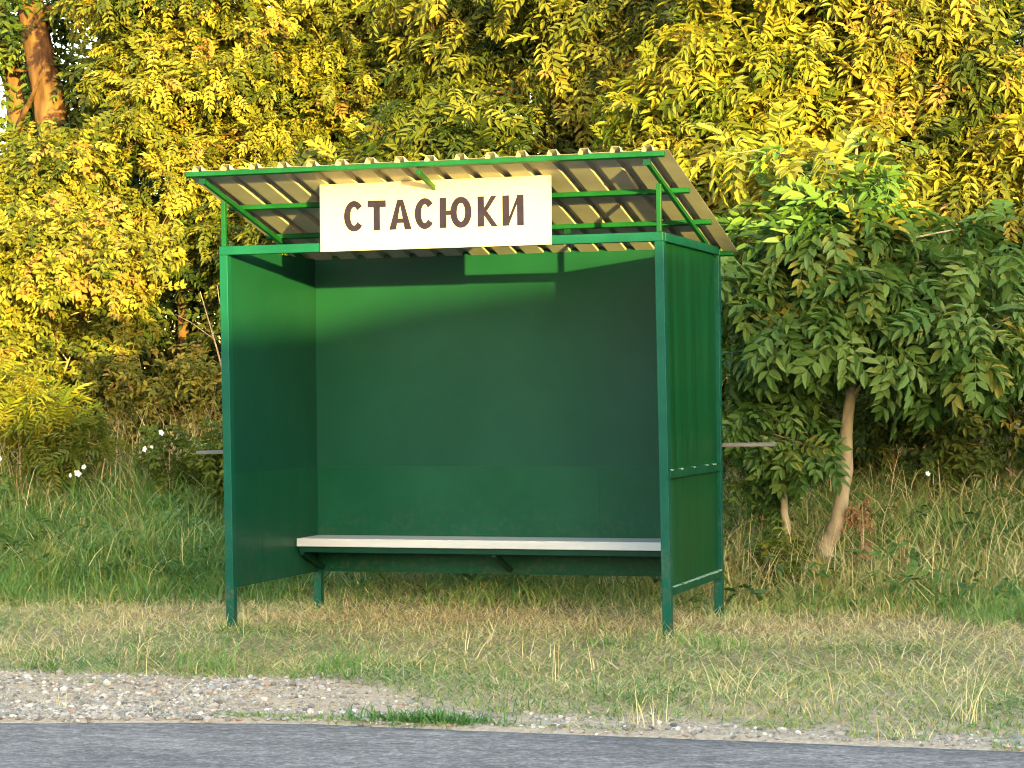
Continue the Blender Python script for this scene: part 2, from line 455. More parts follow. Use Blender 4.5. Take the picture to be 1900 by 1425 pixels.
# right side panel, rails on the outside
MB().box(W - 0.004, W + 0.002, P + 0.0005, D - P - 0.0005, 0.24, H - 0.050).build('side_panel', M['green_side'], shelter, warp=warp)
for (z0, z1) in ((0.24, 0.287), (0.872, 0.918)):
    r_ = MB().box(W + 0.003, W + 0.026, P + 0.0005, D - P - 0.0005, z0, z1).build('side_rail', M['green_rail'], shelter, bevel=0.002, warp=warp)
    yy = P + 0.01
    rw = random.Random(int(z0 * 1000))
    while yy < D - P - 0.05:                # chipped paint and top-edge light, both drawn as pale slivers
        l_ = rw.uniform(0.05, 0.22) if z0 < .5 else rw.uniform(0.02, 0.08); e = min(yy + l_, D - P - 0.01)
        MB().box(W + 0.012, W + 0.0285, yy, e, z1 - rw.uniform(0.003, 0.008), z1 + 0.0015).build('worn_lit_edge', M['worn_lit'], r_, warp=warp)
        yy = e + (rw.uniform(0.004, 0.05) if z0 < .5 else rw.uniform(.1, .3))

# roof: rafters, purlins, corrugated sheet
for x in (0, W / 2, W):
    ye = D + 0.01 if x != W / 2 else 0.75
    MB().bar((x, -0.30, roof_z(-0.30) - 0.043), (x, ye, roof_z(ye) - 0.043), 0.022, 0.026).build('rafter', M['green_roof_bar'], shelter, bevel=0.002)
for y in (-0.325, 0.235, 0.76, D + 0.035):
    MB().bar((-0.09, y, roof_z(y) - 0.0145), (W + 0.10, y, roof_z(y) - 0.0145), 0.028, 0.027, upv=(0, 0.247, 0.969)).build('purlin', M['green_roof_bar'], shelter, bevel=0.002)
for x in (0, W):                         # little lugs where rafters meet the front purlin
    MB().box(x - 0.02, x + 0.02, -0.315, -0.302, roof_z(-0.30) - 0.062, roof_z(-0.30) - 0.03).build('bracket', M['green_dark'], shelter)
MB().box(1.80, 1.835, 0.745, 0.775, roof_z(0.76) - 0.055, roof_z(0.76) - 0.029).build('bracket', M['green_dark'], shelter)
pitch = 0.1735
prof = []
xx = -0.10
hr = 0.030
k = 0
while xx < W + 0.125:
    c = -0.02 + k * pitch
    for (dx, dz) in ((-0.030, 0.0), (-0.021, hr), (0.021, hr), (0.030, 0.0)):
        prof.append((c + dx, dz))
    k += 1
    xx = c + pitch
prof = [(-0.105, 0.0)] + [p_ for p_ in prof if -0.10 < p_[0] < W + 0.115] + [(W + 0.125, 0.0)]
ys = np.linspace(-0.34, D + 0.055, 14)
Vs, Fs = [], []
n = len(prof)
for j, yy in enumerate(ys):
    for (px, pz) in prof:
        Vs.append((px, yy + pz * 0.247, roof_z(yy) + pz * 0.969 + 0.001 + 0.0012 * math.sin(px * 9 + yy * 5)))
for j in range(len(ys) - 1):
    for i in range(n - 1):
        Fs.append((j * n + i, j * n + i + 1, (j + 1) * n + i + 1, (j + 1) * n + i))
me = bpy.data.meshes.new('roof_sheet'); me.from_pydata(Vs, [], Fs); me.update()
sheet = link('roof_sheet', me, M['sheet'], shelter)
md = sheet.modifiers.new('thick', 'SOLIDIFY'); md.thickness = 0.0012; md.offset = 1

# bench on a welded frame along the back wall
bench = empty('bench', (W / 2, 1.09, 0), 'white painted bench plank on a green bracket along the back wall of the shelter', 'bench')
org = (W / 2, 1.09, 0)
MB().box(0.022, W - 0.012, 0.905, 1.255, 0.418, 0.468).build('seat', M['seat_white'], bench, bevel=0.004, org=org)
MB().box(0.030, W - 0.03, 0.922, 0.952, 0.382, 0.4175).build('front_rail', M['green_dark'], bench, bevel=0.002, org=org)
MB().box(0.030, W - 0.03, 1.225, 1.252, 0.382, 0.4175).build('rear_rail', M['green_dark'], bench, bevel=0.002, org=org)
for x in (0.045, 1.286, W - 0.05):
    MB().bar((x, 0.94, 0.380), (x, 1.255, 0.265), 0.03, 0.028).build('bracket', M['green_dark'], bench, bevel=0.002, org=org)

# name board
sign = empty('sign', (1.281, -0.045, 2.338), 'long white name board with the dark lettering СТАСЮКИ fixed to the front beam of the shelter', 'sign')
sorg = (1.281, -0.045, 2.338)
sx0, sx1, sz0, sz1 = 0.600, 1.962, 2.149, 2.527
MB().box(sx0, sx1, -0.047, -0.029, sz0, sz1).build('board', M['sign_white'], sign, bevel=0.003, org=sorg)
let = MB()
LZ = sz1 - 0.71 * (sz1 - sz0); LH = 0.168; ST = 0.039; FY = -0.0473
UX = (sx1 - sx0) / 1624.0
cnt = [0]


def piece(pts):
    cnt[0] += 1
    let.poly(pts, FY - 0.0012 - 0.00025 * (cnt[0] % 7), FY + 0.0005, (0, 0, LZ))


def ring(x0, x1, a0, a1, n=26, lap=True):
    cx, rx_, cz, rz_ = (x0 + x1) / 2, (x1 - x0) / 2, LH / 2, LH / 2 + 0.003
    ir, iz = rx_ - ST, rz_ - ST * 0.92
    fy0, fy1 = FY - 0.0011, FY + 0.0004
    vs, fs = [], []
    full = abs(a1 - a0) > 359
    m = n if full else n + 1
    for i in range(m):
        t = math.radians(a0 + (a1 - a0) * i / n)
        for (rr, rq) in ((rx_, rz_), (ir, iz)):
            for y in (fy0, fy1):
                vs.append((cx + rr * math.cos(t), y, LZ + cz + rq * math.sin(t)))
    for i in range(n):
        a, c = 4 * i, 4 * ((i + 1) % m)
        fs += [(a, c, c + 2, a + 2), (a, a + 1, c + 1, c), (a + 2, c + 2, c + 3, a + 3)]
    if not full:
        fs += [(0, 2, 3, 1), (4 * n, 4 * n + 1, 4 * n + 3, 4 * n + 2)]
    let.add(vs, fs)


def LX(u): return sx0 + (u - 133) * UX


x0, x1 = LX(308), LX(455); ring(x0, x1, 38, 322)                                  # С
x0, x1 = LX(478), LX(610); c = (x0 + x1) / 2                                      # Т
piece([(x0, LH), (x0, LH - ST), (x1, LH - ST), (x1, LH)]); piece([(c - ST / 2, LH - ST + .001), (c - ST / 2, 0), (c + ST / 2, 0), (c + ST / 2, LH - ST + .001)])
x0, x1 = LX(632), LX(792); c = (x0 + x1) / 2                                      # А
piece([(c - 0.017, LH), (x0, 0), (x0 + ST * 1.06, 0), (c + 0.006, LH)]); piece([(c - 0.006, LH), (x1 - ST * 1.06, 0), (x1, 0), (c + 0.017, LH)])
piece([(c - 0.036, 0.062), (c - 0.042, 0.037), (c + 0.042, 0.037), (c + 0.036, 0.062)])
x0, x1 = LX(813), LX(958); ring(x0, x1, 38, 322)                                  # С
x0, x1 = LX(990), LX(1214)                                                       # Ю
piece([(x0, LH), (x0, 0), (x0 + ST, 0), (x0 + ST, LH)]); piece([(x0 + ST - .001, 0.097), (x0 + ST - .001, 0.071), (x0 + 0.071, 0.071), (x0 + 0.071, 0.097)])
ring(x0 + 0.062, x1, 0, 360)
x0, x1 = LX(1254), LX(1392)                                                      # К
piece([(x0, LH), (x0, 0), (x0 + ST, 0), (x0 + ST, LH)])
piece([(x0 + ST - .002, 0.101), (x0 + ST - .002, 0.072), (x0 + 0.060, 0.092), (x1 - 0.003, LH), (x1 - 0.036, LH)])
piece([(x0 + 0.040, 0.107), (x0 + 0.026, 0.080), (x1 - 0.034, 0), (x1 + 0.002, 0)])
x0, x1 = LX(1427), LX(1574)                                                      # И
piece([(x0, LH), (x0, 0), (x0 + ST, 0), (x0 + ST, LH)]); piece([(x1 - ST, LH), (x1 - ST, 0), (x1, 0), (x1, LH)])
piece([(x0 + ST - .004, 0.040), (x0 + ST - .004, 0.0), (x1 - ST + .004, 0.128), (x1 - ST + .004, LH)])
let.build('lettering', M['sign_ink'], sign, org=sorg)
for (u, w) in ((0.008, 0.93), (0.992, 0.93), (0.008, 0.07), (0.992, 0.07), (0.49, 0.955), (0.49, 0.06), (0.012, 0.80)):
    x = sx0 + u * (sx1 - sx0); z = sz0 + w * (sz1 - sz0)
    MB().tube([(x, -0.0474, z), (x, -0.0495, z)], [0.007, 0.006], 8).build('screw', M['metal'], sign, org=sorg)

# grey plank rail passing behind the shelter
rail = empty('rail', (0.9, 1.72, 0), 'weathered grey wooden plank rail on posts behind the shelter', 'rail')
ro = (0.9, 1.72, 0)
MB().bar((-1.02, 1.72, 0.975), (2.83, 1.72, 1.018), 0.14, 0.022).build('plank', M['old_plank'], rail, bevel=0.004, org=ro)
for x in (-0.185, 2.475):
    MB().box(x - 0.016, x + 0.016, 1.70, 1.74, -0.1, 0.955 + 0.0112 * (x + 1.02) * 0.9).build('post', M['old_plank'], rail, bevel=0.004, org=ro)


# ------------------------------------------------------------------ foliage
def leaf_template(pairs, L, w, rach, droop, seed, terminal=True, fold=0.25):
    """compound leaf in (along, side, up); every leaflet two folded quads"""
    r = np.random.default_rng(seed)
    V, F, = [], []

    def axis(t):
        s = t * rach
        return np.array([s * math.cos(droop * t * 0.7), 0, -s * math.sin(droop * t * 0.7)])

    def leaflet(o, d, n_, l, wd):
        side = np.cross(n_, d); b = len(V)
        dr = np.array([0, 0, -0.18 * l])
        V.extend([o, o + d * l * 0.32 + side * wd * 0.48 + n_ * wd * fold + dr * .1, o + d * l * 0.70 + side * wd * 0.38 + n_ * wd * fold * .8 + dr * .5,
                  o + d * l + dr, o + d * l * 0.70 - side * wd * 0.38 + n_ * wd * fold * .8 + dr * .5, o + d * l * 0.32 - side * wd * 0.48 + n_ * wd * fold + dr * .1])
        F.extend([(b, b + 1, b + 2, b + 3), (b, b + 3, b + 4, b + 5)])
    for i in range(pairs):
        t = 0.28 + 0.66 * i / max(1, pairs - 1)
        o = axis(t); k = 0.75 + 0.4 * math.sin(math.pi * (0.25 + 0.6 * i / pairs))
        for s in (-1, 1):
            a = math.radians(58 + r.uniform(-10, 10) - 12 * t)
            d = np.array([math.cos(a), s * math.sin(a), r.uniform(-0.3, 0.1)]); d /= np.linalg.norm(d)
            n_ = np.array([r.uniform(-.2, .2), r.uniform(-.25, .25), 1.0]); n_ -= d * (n_ @ d); n_ /= np.linalg.norm(n_)
            leaflet(o, d, n_, L * k * r.uniform(.88, 1.1), w * k)
    if terminal:
        e = axis(1.0); d = e - axis(0.9); d /= np.linalg.norm(d)
        n_ = np.array([0, 0, 1.0]); n_ -= d * (n_ @ d); n_ /= np.linalg.norm(n_)
        leaflet(axis(0.97), d, n_, L * 1.05, w)
    # rachis as a thin folded strip
    b = len(V); q = 0.0018
    for t in (0.0, 0.5, 1.0):
        a = axis(t); V.extend([a + np.array([0, q, 0]), a + np.array([0, -q, 0])])
    F.extend([(b, b + 1, b + 3, b + 2), (b + 2, b + 3, b + 5, b + 4)])
    return np.array(V), np.array(F)


def norm(a):
    return a / np.maximum(np.linalg.norm(a, axis=1, keepdims=True), 1e-9)


def place_leaves(tmpls, base, d, nrm, scale, tint):
    """instances the templates (baked into one mesh)"""
    d = norm(d); nrm = norm(nrm - d * (nrm * d).sum(1, keepdims=True)); side = np.cross(nrm, d)
    Vs, Fs, Ts = [], [], []; off = 0
    which = RNG.integers(0, len(tmpls), len(base))
    for k, (TV, TF) in enumerate(tmpls):
        m = which == k
        if not m.any(): continue
        s = scale[m][:, None, None]
        v = base[m][:, None, :] + s * (TV[None, :, 0:1] * d[m][:, None, :] + TV[None, :, 1:2] * side[m][:, None, :] + TV[None, :, 2:3] * nrm[m][:, None, :])
        c = m.sum(); K = len(TV)
        f = TF[None] + (np.arange(c) * K)[:, None, None] + off
        Vs.append(v.reshape(-1, 3)); Fs.append(f.reshape(-1, 4))
        lt = np.repeat(RNG.normal(0, 0.05, (c, K // 6 + 1)), 6, axis=1)[:, :K]
        Ts.append(np.clip(tint[m][:, None] + lt, 0, 1).reshape(-1)); off += c * K
    return np.concatenate(Vs), np.concatenate(Fs), np.concatenate(Ts)


def twigs(blobs, per_twig, twig_len, tint0, tint_var, droop=0.35, gap=0.0, seed=1, shell=0.5, face=(0.3, -0.45, 0.35)):
    """blobs: (cx,cy,cz, rx,ry,rz, n). returns leaf base, dir, normal, tint, twig starts and ends"""
    r = np.random.default_rng(seed)
    B, Dd, N, T, S0, S1 = [], [], [], [], [], []
    for bl in blobs:
        cx, cy_, cz, a, b_, c_, n = bl[:7]; extra = bl[7] if len(bl) > 7 else 0.0
        u = norm(r.normal(size=(n, 3))); rad = r.random(n) ** shell
        lump = 1 + 0.22 * vnoise(u[:, 0] * 3 + cx, u[:, 2] * 3 + u[:, 1] * 2, 1.3, cz)
        p = u * (rad * lump)[:, None] * np.array([a, b_, c_]) + np.array([cx, cy_, cz])
        if gap:
            g = vnoise(p[:, 0] + p[:, 1] * .6, p[:, 2] * 1.1, 2.4, cx + cz) + 0.5 * vnoise(p[:, 0], p[:, 2] + p[:, 1], 5.0, cz)
            keep = g > -1 + gap
            p, u = p[keep], u[keep]
        n = len(p)
        t = norm(u * 0.8 + np.array(face) * 0.5 + r.normal(0, 0.4, (n, 3)))
        if len(blobs) > 5 and cy_ > 4.3: extra = extra + r.normal(0, 0.09)
        tt = tint0 + extra + r.normal(0, tint_var, n)
        tl = twig_len * r.uniform(0.6, 1.3, n)
        S0.append(p); S1.append(p + t * tl[:, None])
        for k in range(per_twig):
            f = (k + 0.5) / per_twig
            pr = norm(np.cross(t, r.normal(size=(n, 3))))
            dd = t * (0.45 + 0.3 * f) + pr * 0.85 + np.array([0, 0, -droop])
            nn = np.array([0, 0, 0.75]) + u * 0.45 + np.array(face) * 0.45 + r.normal(0, 0.35, (n, 3))
            B.append(p + t * (tl * f)[:, None]); Dd.append(dd); N.append(nn)
            T.append(tt + r.normal(0, tint_var * 0.6, n))
    return tuple(np.concatenate(x) for x in (B, Dd, N, T, S0, S1))


TM = {
    'locust': [leaf_template(5, 0.056, 0.029, 0.22, d, s) for d, s in ((0.5, 1), (0.9, 2), (0.2, 3))],
    'small': [leaf_template(3, 0.056, 0.034, 0.16, d, s) for d, s in ((0.4, 4), (0.9, 5), (0.1, 6))],
    'ashleaf': [leaf_template(4, 0.096, 0.045, 0.25, d, s) for d, s in ((0.7, 7), (1.1, 8), (0.4, 9), (0.9, 10))],
    'ashfar': [leaf_template(4, 0.082, 0.032, 0.22, d, s) for d, s in ((0.7, 17), (1.1, 18), (0.4, 19))],
    'sumac': [leaf_template(8, 0.085, 0.022, 0.38, d, s) for d, s in ((0.9, 11), (1.3, 12))],
    'coarse': [leaf_template(3, 0.075, 0.040, 0.22, d, s) for d, s in ((0.5, 13), (0.9, 14))],
    'oval': [leaf_template(2, 0.055, 0.030, 0.09, d, s) for d, s in ((0.4, 15), (0.9, 16))],
}


def woody(name, label, base, trunk, blobs, kind, leafmat, tint0, tint_var=0.14, per_twig=6, twig_len=0.22, bark='bark_brown',
          group=None, gap=0.25, seed=1, scale=(0.6, 1.3), droop=0.35, limbs=2, cat='tree', shell=0.5, twig_every=6, limb_r=0.016, extra=()):
    """trunk: list of (x,y,z,r) in world coordinates; blobs in world coordinates"""
    base = np.array(base, float)
    root = empty(name, tuple(base), label, cat, group)
    rr = random.Random(seed)
    tb = MB()
    pts = [(p[0], p[1], p[2]) for p in trunk]
    # densify with a slight wander
    dp, dr = [], []
    for i in range(len(trunk) - 1):
        for k in range(4):
            f = k / 4
            a, c = trunk[i], trunk[i + 1]
            w = 0.25 * min(a[3], 0.06) if (i or k) else 0
            dp.append(tuple(a[j] + (c[j] - a[j]) * f + (rr.uniform(-w, w) if j < 2 else 0) for j in range(3)))
            dr.append((a[3] + (c[3] - a[3]) * f) * rr.uniform(.95, 1.07))
    dp.append(pts[-1]); dr.append(trunk[-1][3])
    tb.tube(dp, dr, 10)
    B, Dd, N, T, S0, S1 = twigs(blobs, per_twig, twig_len, tint0, tint_var, droop, gap, seed, shell)
    for bl in blobs:
        c = Vector(bl[:3])
        # limb from the trunk, below the clump, up into it
        cand = [(abs((Vector(p) - c).length - 0.2) + max(0, p[2] - c.z + 0.1) * 2, i) for i, p in enumerate(dp)]
        i0 = min(cand)[1]
        a = Vector(dp[i0]); mid = (a + c) / 2 + Vector((rr.uniform(-.08, .08), rr.uniform(-.08, .08), 0.05))
        r0 = min(dr[i0] * 0.6, limb_r + 0.012)
        tb.tube([a, (a + mid) / 2, mid, (mid + c) / 2, c], [r0, r0 * .85, r0 * .7, r0 * .5, r0 * .3], 6)
        for k in range(limbs):
            e = c + Vector((rr.uniform(-.8, .8) * bl[3], rr.uniform(-.8, .8) * bl[4], rr.uniform(-.3, .8) * bl[5]))
            s = mid.lerp(c, rr.uniform(0.1, 0.9)); m2 = s.lerp(e, .5) + Vector((0, 0, rr.uniform(-.05, .05)))
            tb.tube([s, m2, e], [r0 * .45, r0 * .32, r0 * .15], 5)
    for i in range(0, len(S0), twig_every):
        tb.tube([tuple(S0[i] - (S1[i] - S0[i]) * .6), tuple(S0[i]), tuple(S1[i])], [0.005, 0.004, 0.002], 4, cap=False)
    for (pl, rl) in extra:
        tb.tube(pl, rl, 7)
    tb.build('trunk', M[bark], root, smooth=True, org=tuple(base))
    sc_ = np.random.default_rng(seed + 5).uniform(scale[0], scale[1], len(B))
    V, F, TT = place_leaves(TM[kind], B - base, Dd, N, sc_, T)
    link('crown' if cat in ('tree',) else 'foliage', np_mesh('crown', V, [F], TT), M[leafmat], root)
    return root


def gz(x, y): return float(ground_z(x, y))


# ---- near ash beside the shelter
bx, by = 2.93, 2.75
g0 = gz(bx, by)
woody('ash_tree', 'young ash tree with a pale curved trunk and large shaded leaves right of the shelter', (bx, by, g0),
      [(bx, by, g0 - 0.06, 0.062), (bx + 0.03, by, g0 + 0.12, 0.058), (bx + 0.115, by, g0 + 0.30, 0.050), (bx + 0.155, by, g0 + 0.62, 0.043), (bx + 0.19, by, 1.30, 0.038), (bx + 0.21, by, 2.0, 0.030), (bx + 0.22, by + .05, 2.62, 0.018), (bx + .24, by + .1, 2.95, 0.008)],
      [(2.72, 2.62, 2.16, 0.34, 0.34, 0.30, 24, .12), (3.12, 2.52, 2.20, 0.36, 0.36, 0.28, 24, .2), (3.0, 2.6, 2.45, 0.3, 0.3, 0.14, 10, .5), (2.66, 2.65, 1.78, 0.30, 0.33, 0.28, 23), (3.06, 2.45, 1.80, 0.36, 0.32, 0.30, 27),  # last value, where given: yellower tint painting sunlight into the upper clumps
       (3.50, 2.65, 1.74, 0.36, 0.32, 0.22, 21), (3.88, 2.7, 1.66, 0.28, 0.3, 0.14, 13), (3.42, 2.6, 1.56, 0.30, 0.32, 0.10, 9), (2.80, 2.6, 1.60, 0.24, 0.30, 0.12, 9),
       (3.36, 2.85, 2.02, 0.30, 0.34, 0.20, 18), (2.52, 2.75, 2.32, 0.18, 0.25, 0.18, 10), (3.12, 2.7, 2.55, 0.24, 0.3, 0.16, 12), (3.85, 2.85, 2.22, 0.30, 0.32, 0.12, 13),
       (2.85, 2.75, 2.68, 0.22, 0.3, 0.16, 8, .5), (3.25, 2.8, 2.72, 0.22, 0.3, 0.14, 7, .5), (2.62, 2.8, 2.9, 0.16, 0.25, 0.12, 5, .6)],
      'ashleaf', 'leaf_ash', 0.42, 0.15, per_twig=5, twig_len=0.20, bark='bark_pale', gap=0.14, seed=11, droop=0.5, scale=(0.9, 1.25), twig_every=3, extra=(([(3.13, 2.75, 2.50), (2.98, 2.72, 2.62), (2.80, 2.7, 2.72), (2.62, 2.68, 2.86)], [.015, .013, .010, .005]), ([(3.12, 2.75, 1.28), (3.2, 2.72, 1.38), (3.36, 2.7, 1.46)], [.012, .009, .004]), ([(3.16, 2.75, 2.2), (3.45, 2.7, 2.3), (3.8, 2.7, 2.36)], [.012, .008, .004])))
sx_, sy_ = 2.74, 2.62
g1 = gz(sx_, sy_)
woody('ash_sapling', 'thin pale ash stem with drooping leaves between the shelter and the curved trunk', (sx_, sy_, g1),
      [(sx_, sy_, g1 - 0.05, 0.030), (sx_ - 0.01, sy_, g1 + 0.2, 0.027), (sx_ - 0.035, sy_, g1 + 0.55, 0.023), (sx_ - 0.05, sy_, 1.15, 0.014)],
      [(2.62, 2.50, 1.22, 0.17, 0.2, 0.11, 10), (2.70, 2.50, 1.05, 0.13, 0.16, 0.10, 8), (2.85, 2.54, 1.04, 0.11, 0.14, 0.12, 7)],
      'ashleaf', 'leaf_ash', 0.45, 0.14, per_twig=4, twig_len=0.14, bark='bark_pale', gap=0.0, seed=12, droop=0.7, scale=(0.7, 0.95), twig_every=3)
woody('leafy_sapling', 'low bright green leafy seedling at the foot of the two pale trunks', (2.72, 2.32, gz(2.72, 2.32)),
      [(2.72, 2.32, gz(2.72, 2.32) - .03, 0.008), (2.73, 2.32, 0.30, 0.004)], [(2.72, 2.30, 0.27, 0.15, 0.12, 0.09, 16)],
      'oval', 'leaf_lime', 0.35, 0.12, per_twig=4, twig_len=0.1, gap=0.0, seed=13, cat='plant', limbs=1, scale=(0.9, 1.3), bark='twig')
woody('leafy_shrub', 'small loose shrub with little leaves between the shelter post and the thin ash stem', (2.52, 2.75, gz(2.52, 2.75)),
      [(2.52, 2.75, gz(2.52, 2.75) - .03, 0.010), (2.55, 2.72, 0.6, 0.006)], [(2.55, 2.72, 0.66, 0.13, 0.13, 0.22, 26), (2.66, 2.74, 0.78, 0.12, 0.12, 0.16, 18)],
      'oval', 'leaf_ash', 0.45, 0.14, per_twig=4, twig_len=0.1, gap=0.1, seed=14, cat='shrub', limbs=1, scale=(0.7, 1.1), bark='twig')
woody('dead_brush', 'clump of dried brown leaves hanging beside the curved trunk', (3.22, 2.75, gz(3.22, 2.75)),
      [(3.20, 2.75, gz(3.2, 2.75) - .03, 0.008), (3.18, 2.72, 0.62, 0.005)], [(3.17, 2.72, 0.56, 0.05, 0.05, 0.13, 9), (3.24, 2.7, 0.34, 0.12, 0.08, 0.10, 6)],
      'oval', 'leaf_dead', 0.45, 0.2, per_twig=3, twig_len=0.08, gap=0.0, seed=15, cat='brush', limbs=1, scale=(0.5, 0.9), droop=1.8, bark='twig')

# ---- trees and shrubs behind, left to right
RIGHT = 'young trees along the edge of the wood'
woody('locust_sapling', 'golden lit locust sapling with a thin pale upright stem left of the shelter', (-4.3, 5.6, gz(-4.3, 5.6)),
      [(-4.3, 5.6, gz(-4.3, 5.6) - .1, 0.030), (-4.3, 5.6, 1.7, 0.026), (-4.28, 5.6, 2.5, 0.020), (-4.26, 5.6, 3.1, 0.012)],
      [(-4.75, 5.55, 2.05, 0.45, 0.40, 0.32, 110), (-3.95, 5.5, 2.12, 0.42, 0.40, 0.32, 110), (-4.3, 5.35, 2.55, 0.55, 0.42, 0.36, 150), (-3.65, 5.5, 2.62, 0.40, 0.40, 0.34, 90), (-4.9, 5.6, 2.75, 0.5, 0.45, 0.4, 120), (-4.05, 5.4, 1.72, 0.42, 0.32, 0.18, 60), (-4.6, 5.5, 1.68, 0.32, 0.3, 0.16, 40)],
      'small', 'leaf_gold', 0.62, 0.20, per_twig=6, twig_len=0.22, bark='twig', group=RIGHT, gap=0.70, seed=21)
woody('golden_shrub', 'dense golden shrub in front of the two big brown trunks at far left', (-5.3, 6.6, gz(-5.3, 6.6)),
      [(-5.3, 6.6, gz(-5.3, 6.6) - .1, 0.04), (-5.3, 6.6, 2.2, 0.03), (-5.2, 6.6, 3.2, 0.015)],
      [(-5.35, 6.45, 3.12, 0.60, 0.5, 0.42, 165), (-4.7, 6.4, 3.35, 0.50, 0.5, 0.42, 150), (-5.6, 6.5, 2.75, 0.5, 0.5, 0.4, 120), (-5.6, 6.5, 1.75, 0.45, 0.45, 0.35, 90), (-6.1, 6.7, 2.4, 0.5, 0.5, 0.6, 90), (-5.0, 6.5, 2.9, 0.5, 0.45, 0.4, 120), (-5.45, 5.9, 1.35, 0.45, 0.4, 0.25, 70)],
      'small', 'leaf_gold', 0.54, 0.20, per_twig=6, twig_len=0.22, group=RIGHT, gap=0.64, seed=22)
woody('locust_tree', 'tall golden green locust tree with feathery leaves above the left roof corner', (-4.0, 7.4, gz(-4.0, 7.4)),
      [(-4.0, 7.4, gz(-4.0, 7.4) - .1, 0.06), (-3.95, 7.4, 2.4, 0.05), (-4.0, 7.4, 4.0, 0.038), (-3.9, 7.4, 6.0, 0.02)],
      [(-4.15, 7.2, 4.35, 0.60, 0.55, 0.50, 190), (-3.75, 7.1, 4.15, 0.6, 0.55, 0.5, 190), (-3.95, 7.0, 3.45, 0.6, 0.5, 0.45, 160), (-3.2, 7.2, 3.55, 0.5, 0.5, 0.5, 140), (-4.25, 7.2, 5.1, 0.62, 0.6, 0.5, 180), (-3.7, 7.2, 5.0, 0.7, 0.6, 0.5, 200), (-3.3, 7.1, 4.5, 0.5, 0.5, 0.45, 130), (-3.25, 7.0, 2.75, 0.45, 0.45, 0.4, 90), (-3.9, 7.4, 6.0, 0.9, 0.8, 0.6, 150)],
      'locust', 'leaf_gold', 0.42, 0.20, per_twig=6, twig_len=0.24, group=RIGHT, gap=0.726, seed=23)
woody('twisted_tree', 'olive tree with crooked bare branches showing over the left half of the roof', (-2.5, 8.2, gz(-2.5, 8.2)),
      [(-2.5, 8.2, gz(-2.5, 8.2) - .1, 0.07), (-2.55, 8.2, 2.6, 0.055), (-2.4, 8.2, 4.2, 0.04), (-2.5, 8.2, 6.2, 0.02)],
      [(-2.85, 8.0, 4.85, 0.65, 0.55, 0.45, 180), (-2.1, 8.0, 4.85, 0.6, 0.55, 0.45, 180), (-2.9, 7.9, 4.05, 0.55, 0.5, 0.4, 120), (-2.2, 7.9, 4.15, 0.55, 0.5, 0.35, 120), (-2.6, 7.9, 3.45, 0.6, 0.45, 0.35, 120), (-1.6, 8.0, 4.4, 0.5, 0.5, 0.4, 120), (-1.7, 8.0, 5.3, 0.7, 0.6, 0.4, 140), (-2.7, 8.1, 5.7, 0.8, 0.7, 0.5, 150)],
      'locust', 'leaf_gold', 0.46, 0.21, per_twig=6, twig_len=0.24, group=RIGHT, gap=0.72, seed=24, limbs=4, limb_r=0.03)
woody('broadleaf_shrub', 'green broadleaf shrub just above the middle of the roof', (-0.7, 5.6, gz(-0.7, 5.6)),
      [(-0.7, 5.6, gz(-0.7, 5.6) - .1, 0.05), (-0.75, 5.6, 2.0, 0.04), (-0.7, 5.6, 3.3, 0.02)],
      [(-1.45, 5.5, 3.05, 0.5, 0.45, 0.30, 80), (-0.8, 5.4, 3.2, 0.55, 0.45, 0.38, 110), (-0.1, 5.5, 3.25, 0.5, 0.45, 0.36, 90), (-0.5, 5.6, 3.6, 0.7, 0.45, 0.22, 56), (-1.9, 5.6, 2.75, 0.42, 0.4, 0.25, 50), (-0.5, 5.6, 2.6, 0.9, 0.5, 0.35, 80)],
      'ashfar', 'leaf_gold', 0.34, 0.2, per_twig=5, twig_len=0.2, group=RIGHT, gap=0.3, seed=25, droop=0.6)
woody('tall_ash', 'tall ash with mixed green and yellow leaves above the name board', (-0.3, 7.2, gz(-0.3, 7.2)),
      [(-0.3, 7.2, gz(-0.3, 7.2) - .1, 0.06), (-0.3, 7.2, 2.6, 0.05), (-0.35, 7.2, 4.2, 0.035), (-0.3, 7.2, 6.2, 0.018)],
      [(-0.85, 7.0, 4.4, 0.6, 0.5, 0.42, 110), (-0.2, 6.9, 4.55, 0.6, 0.5, 0.45, 120), (0.4, 6.9, 4.2, 0.55, 0.5, 0.45, 110), (-1.2, 7.1, 5.0, 0.6, 0.55, 0.4, 90), (-0.2, 7.0, 5.2, 0.8, 0.6, 0.4, 110), (0.35, 6.9, 3.55, 0.5, 0.45, 0.4, 90), (-0.6, 7.1, 5.9, 0.9, 0.7, 0.5, 90)],
      'ashfar', 'leaf_gold', 0.42, 0.22, per_twig=5, twig_len=0.22, group=RIGHT, gap=0.3, seed=26, droop=0.7)
woody('hanging_ash', 'yellow lit ash with hanging leaves above the right half of the roof', (1.0, 6.2, gz(1.0, 6.2)),
      [(1.0, 6.2, gz(1.0, 6.2) - .1, 0.055), (1.0, 6.2, 2.4, 0.045), (0.95, 6.2, 3.9, 0.03), (1.0, 6.2, 5.6, 0.015)],
      [(0.55, 6.0, 3.95, 0.5, 0.45, 0.45, 100), (1.15, 5.9, 3.7, 0.5, 0.45, 0.42, 100), (0.75, 6.0, 3.2, 0.55, 0.45, 0.32, 90), (0.85, 6.0, 4.6, 0.6, 0.5, 0.42, 110), (1.45, 5.9, 4.3, 0.5, 0.45, 0.4, 90), (1.1, 6.1, 5.4, 0.8, 0.6, 0.5, 110), (0.2, 6.1, 4.9, 0.6, 0.5, 0.4, 90)],
      'ashfar', 'leaf_gold', 0.47, 0.22, per_twig=5, twig_len=0.22, group=RIGHT, gap=0.3, seed=27, droop=0.8)
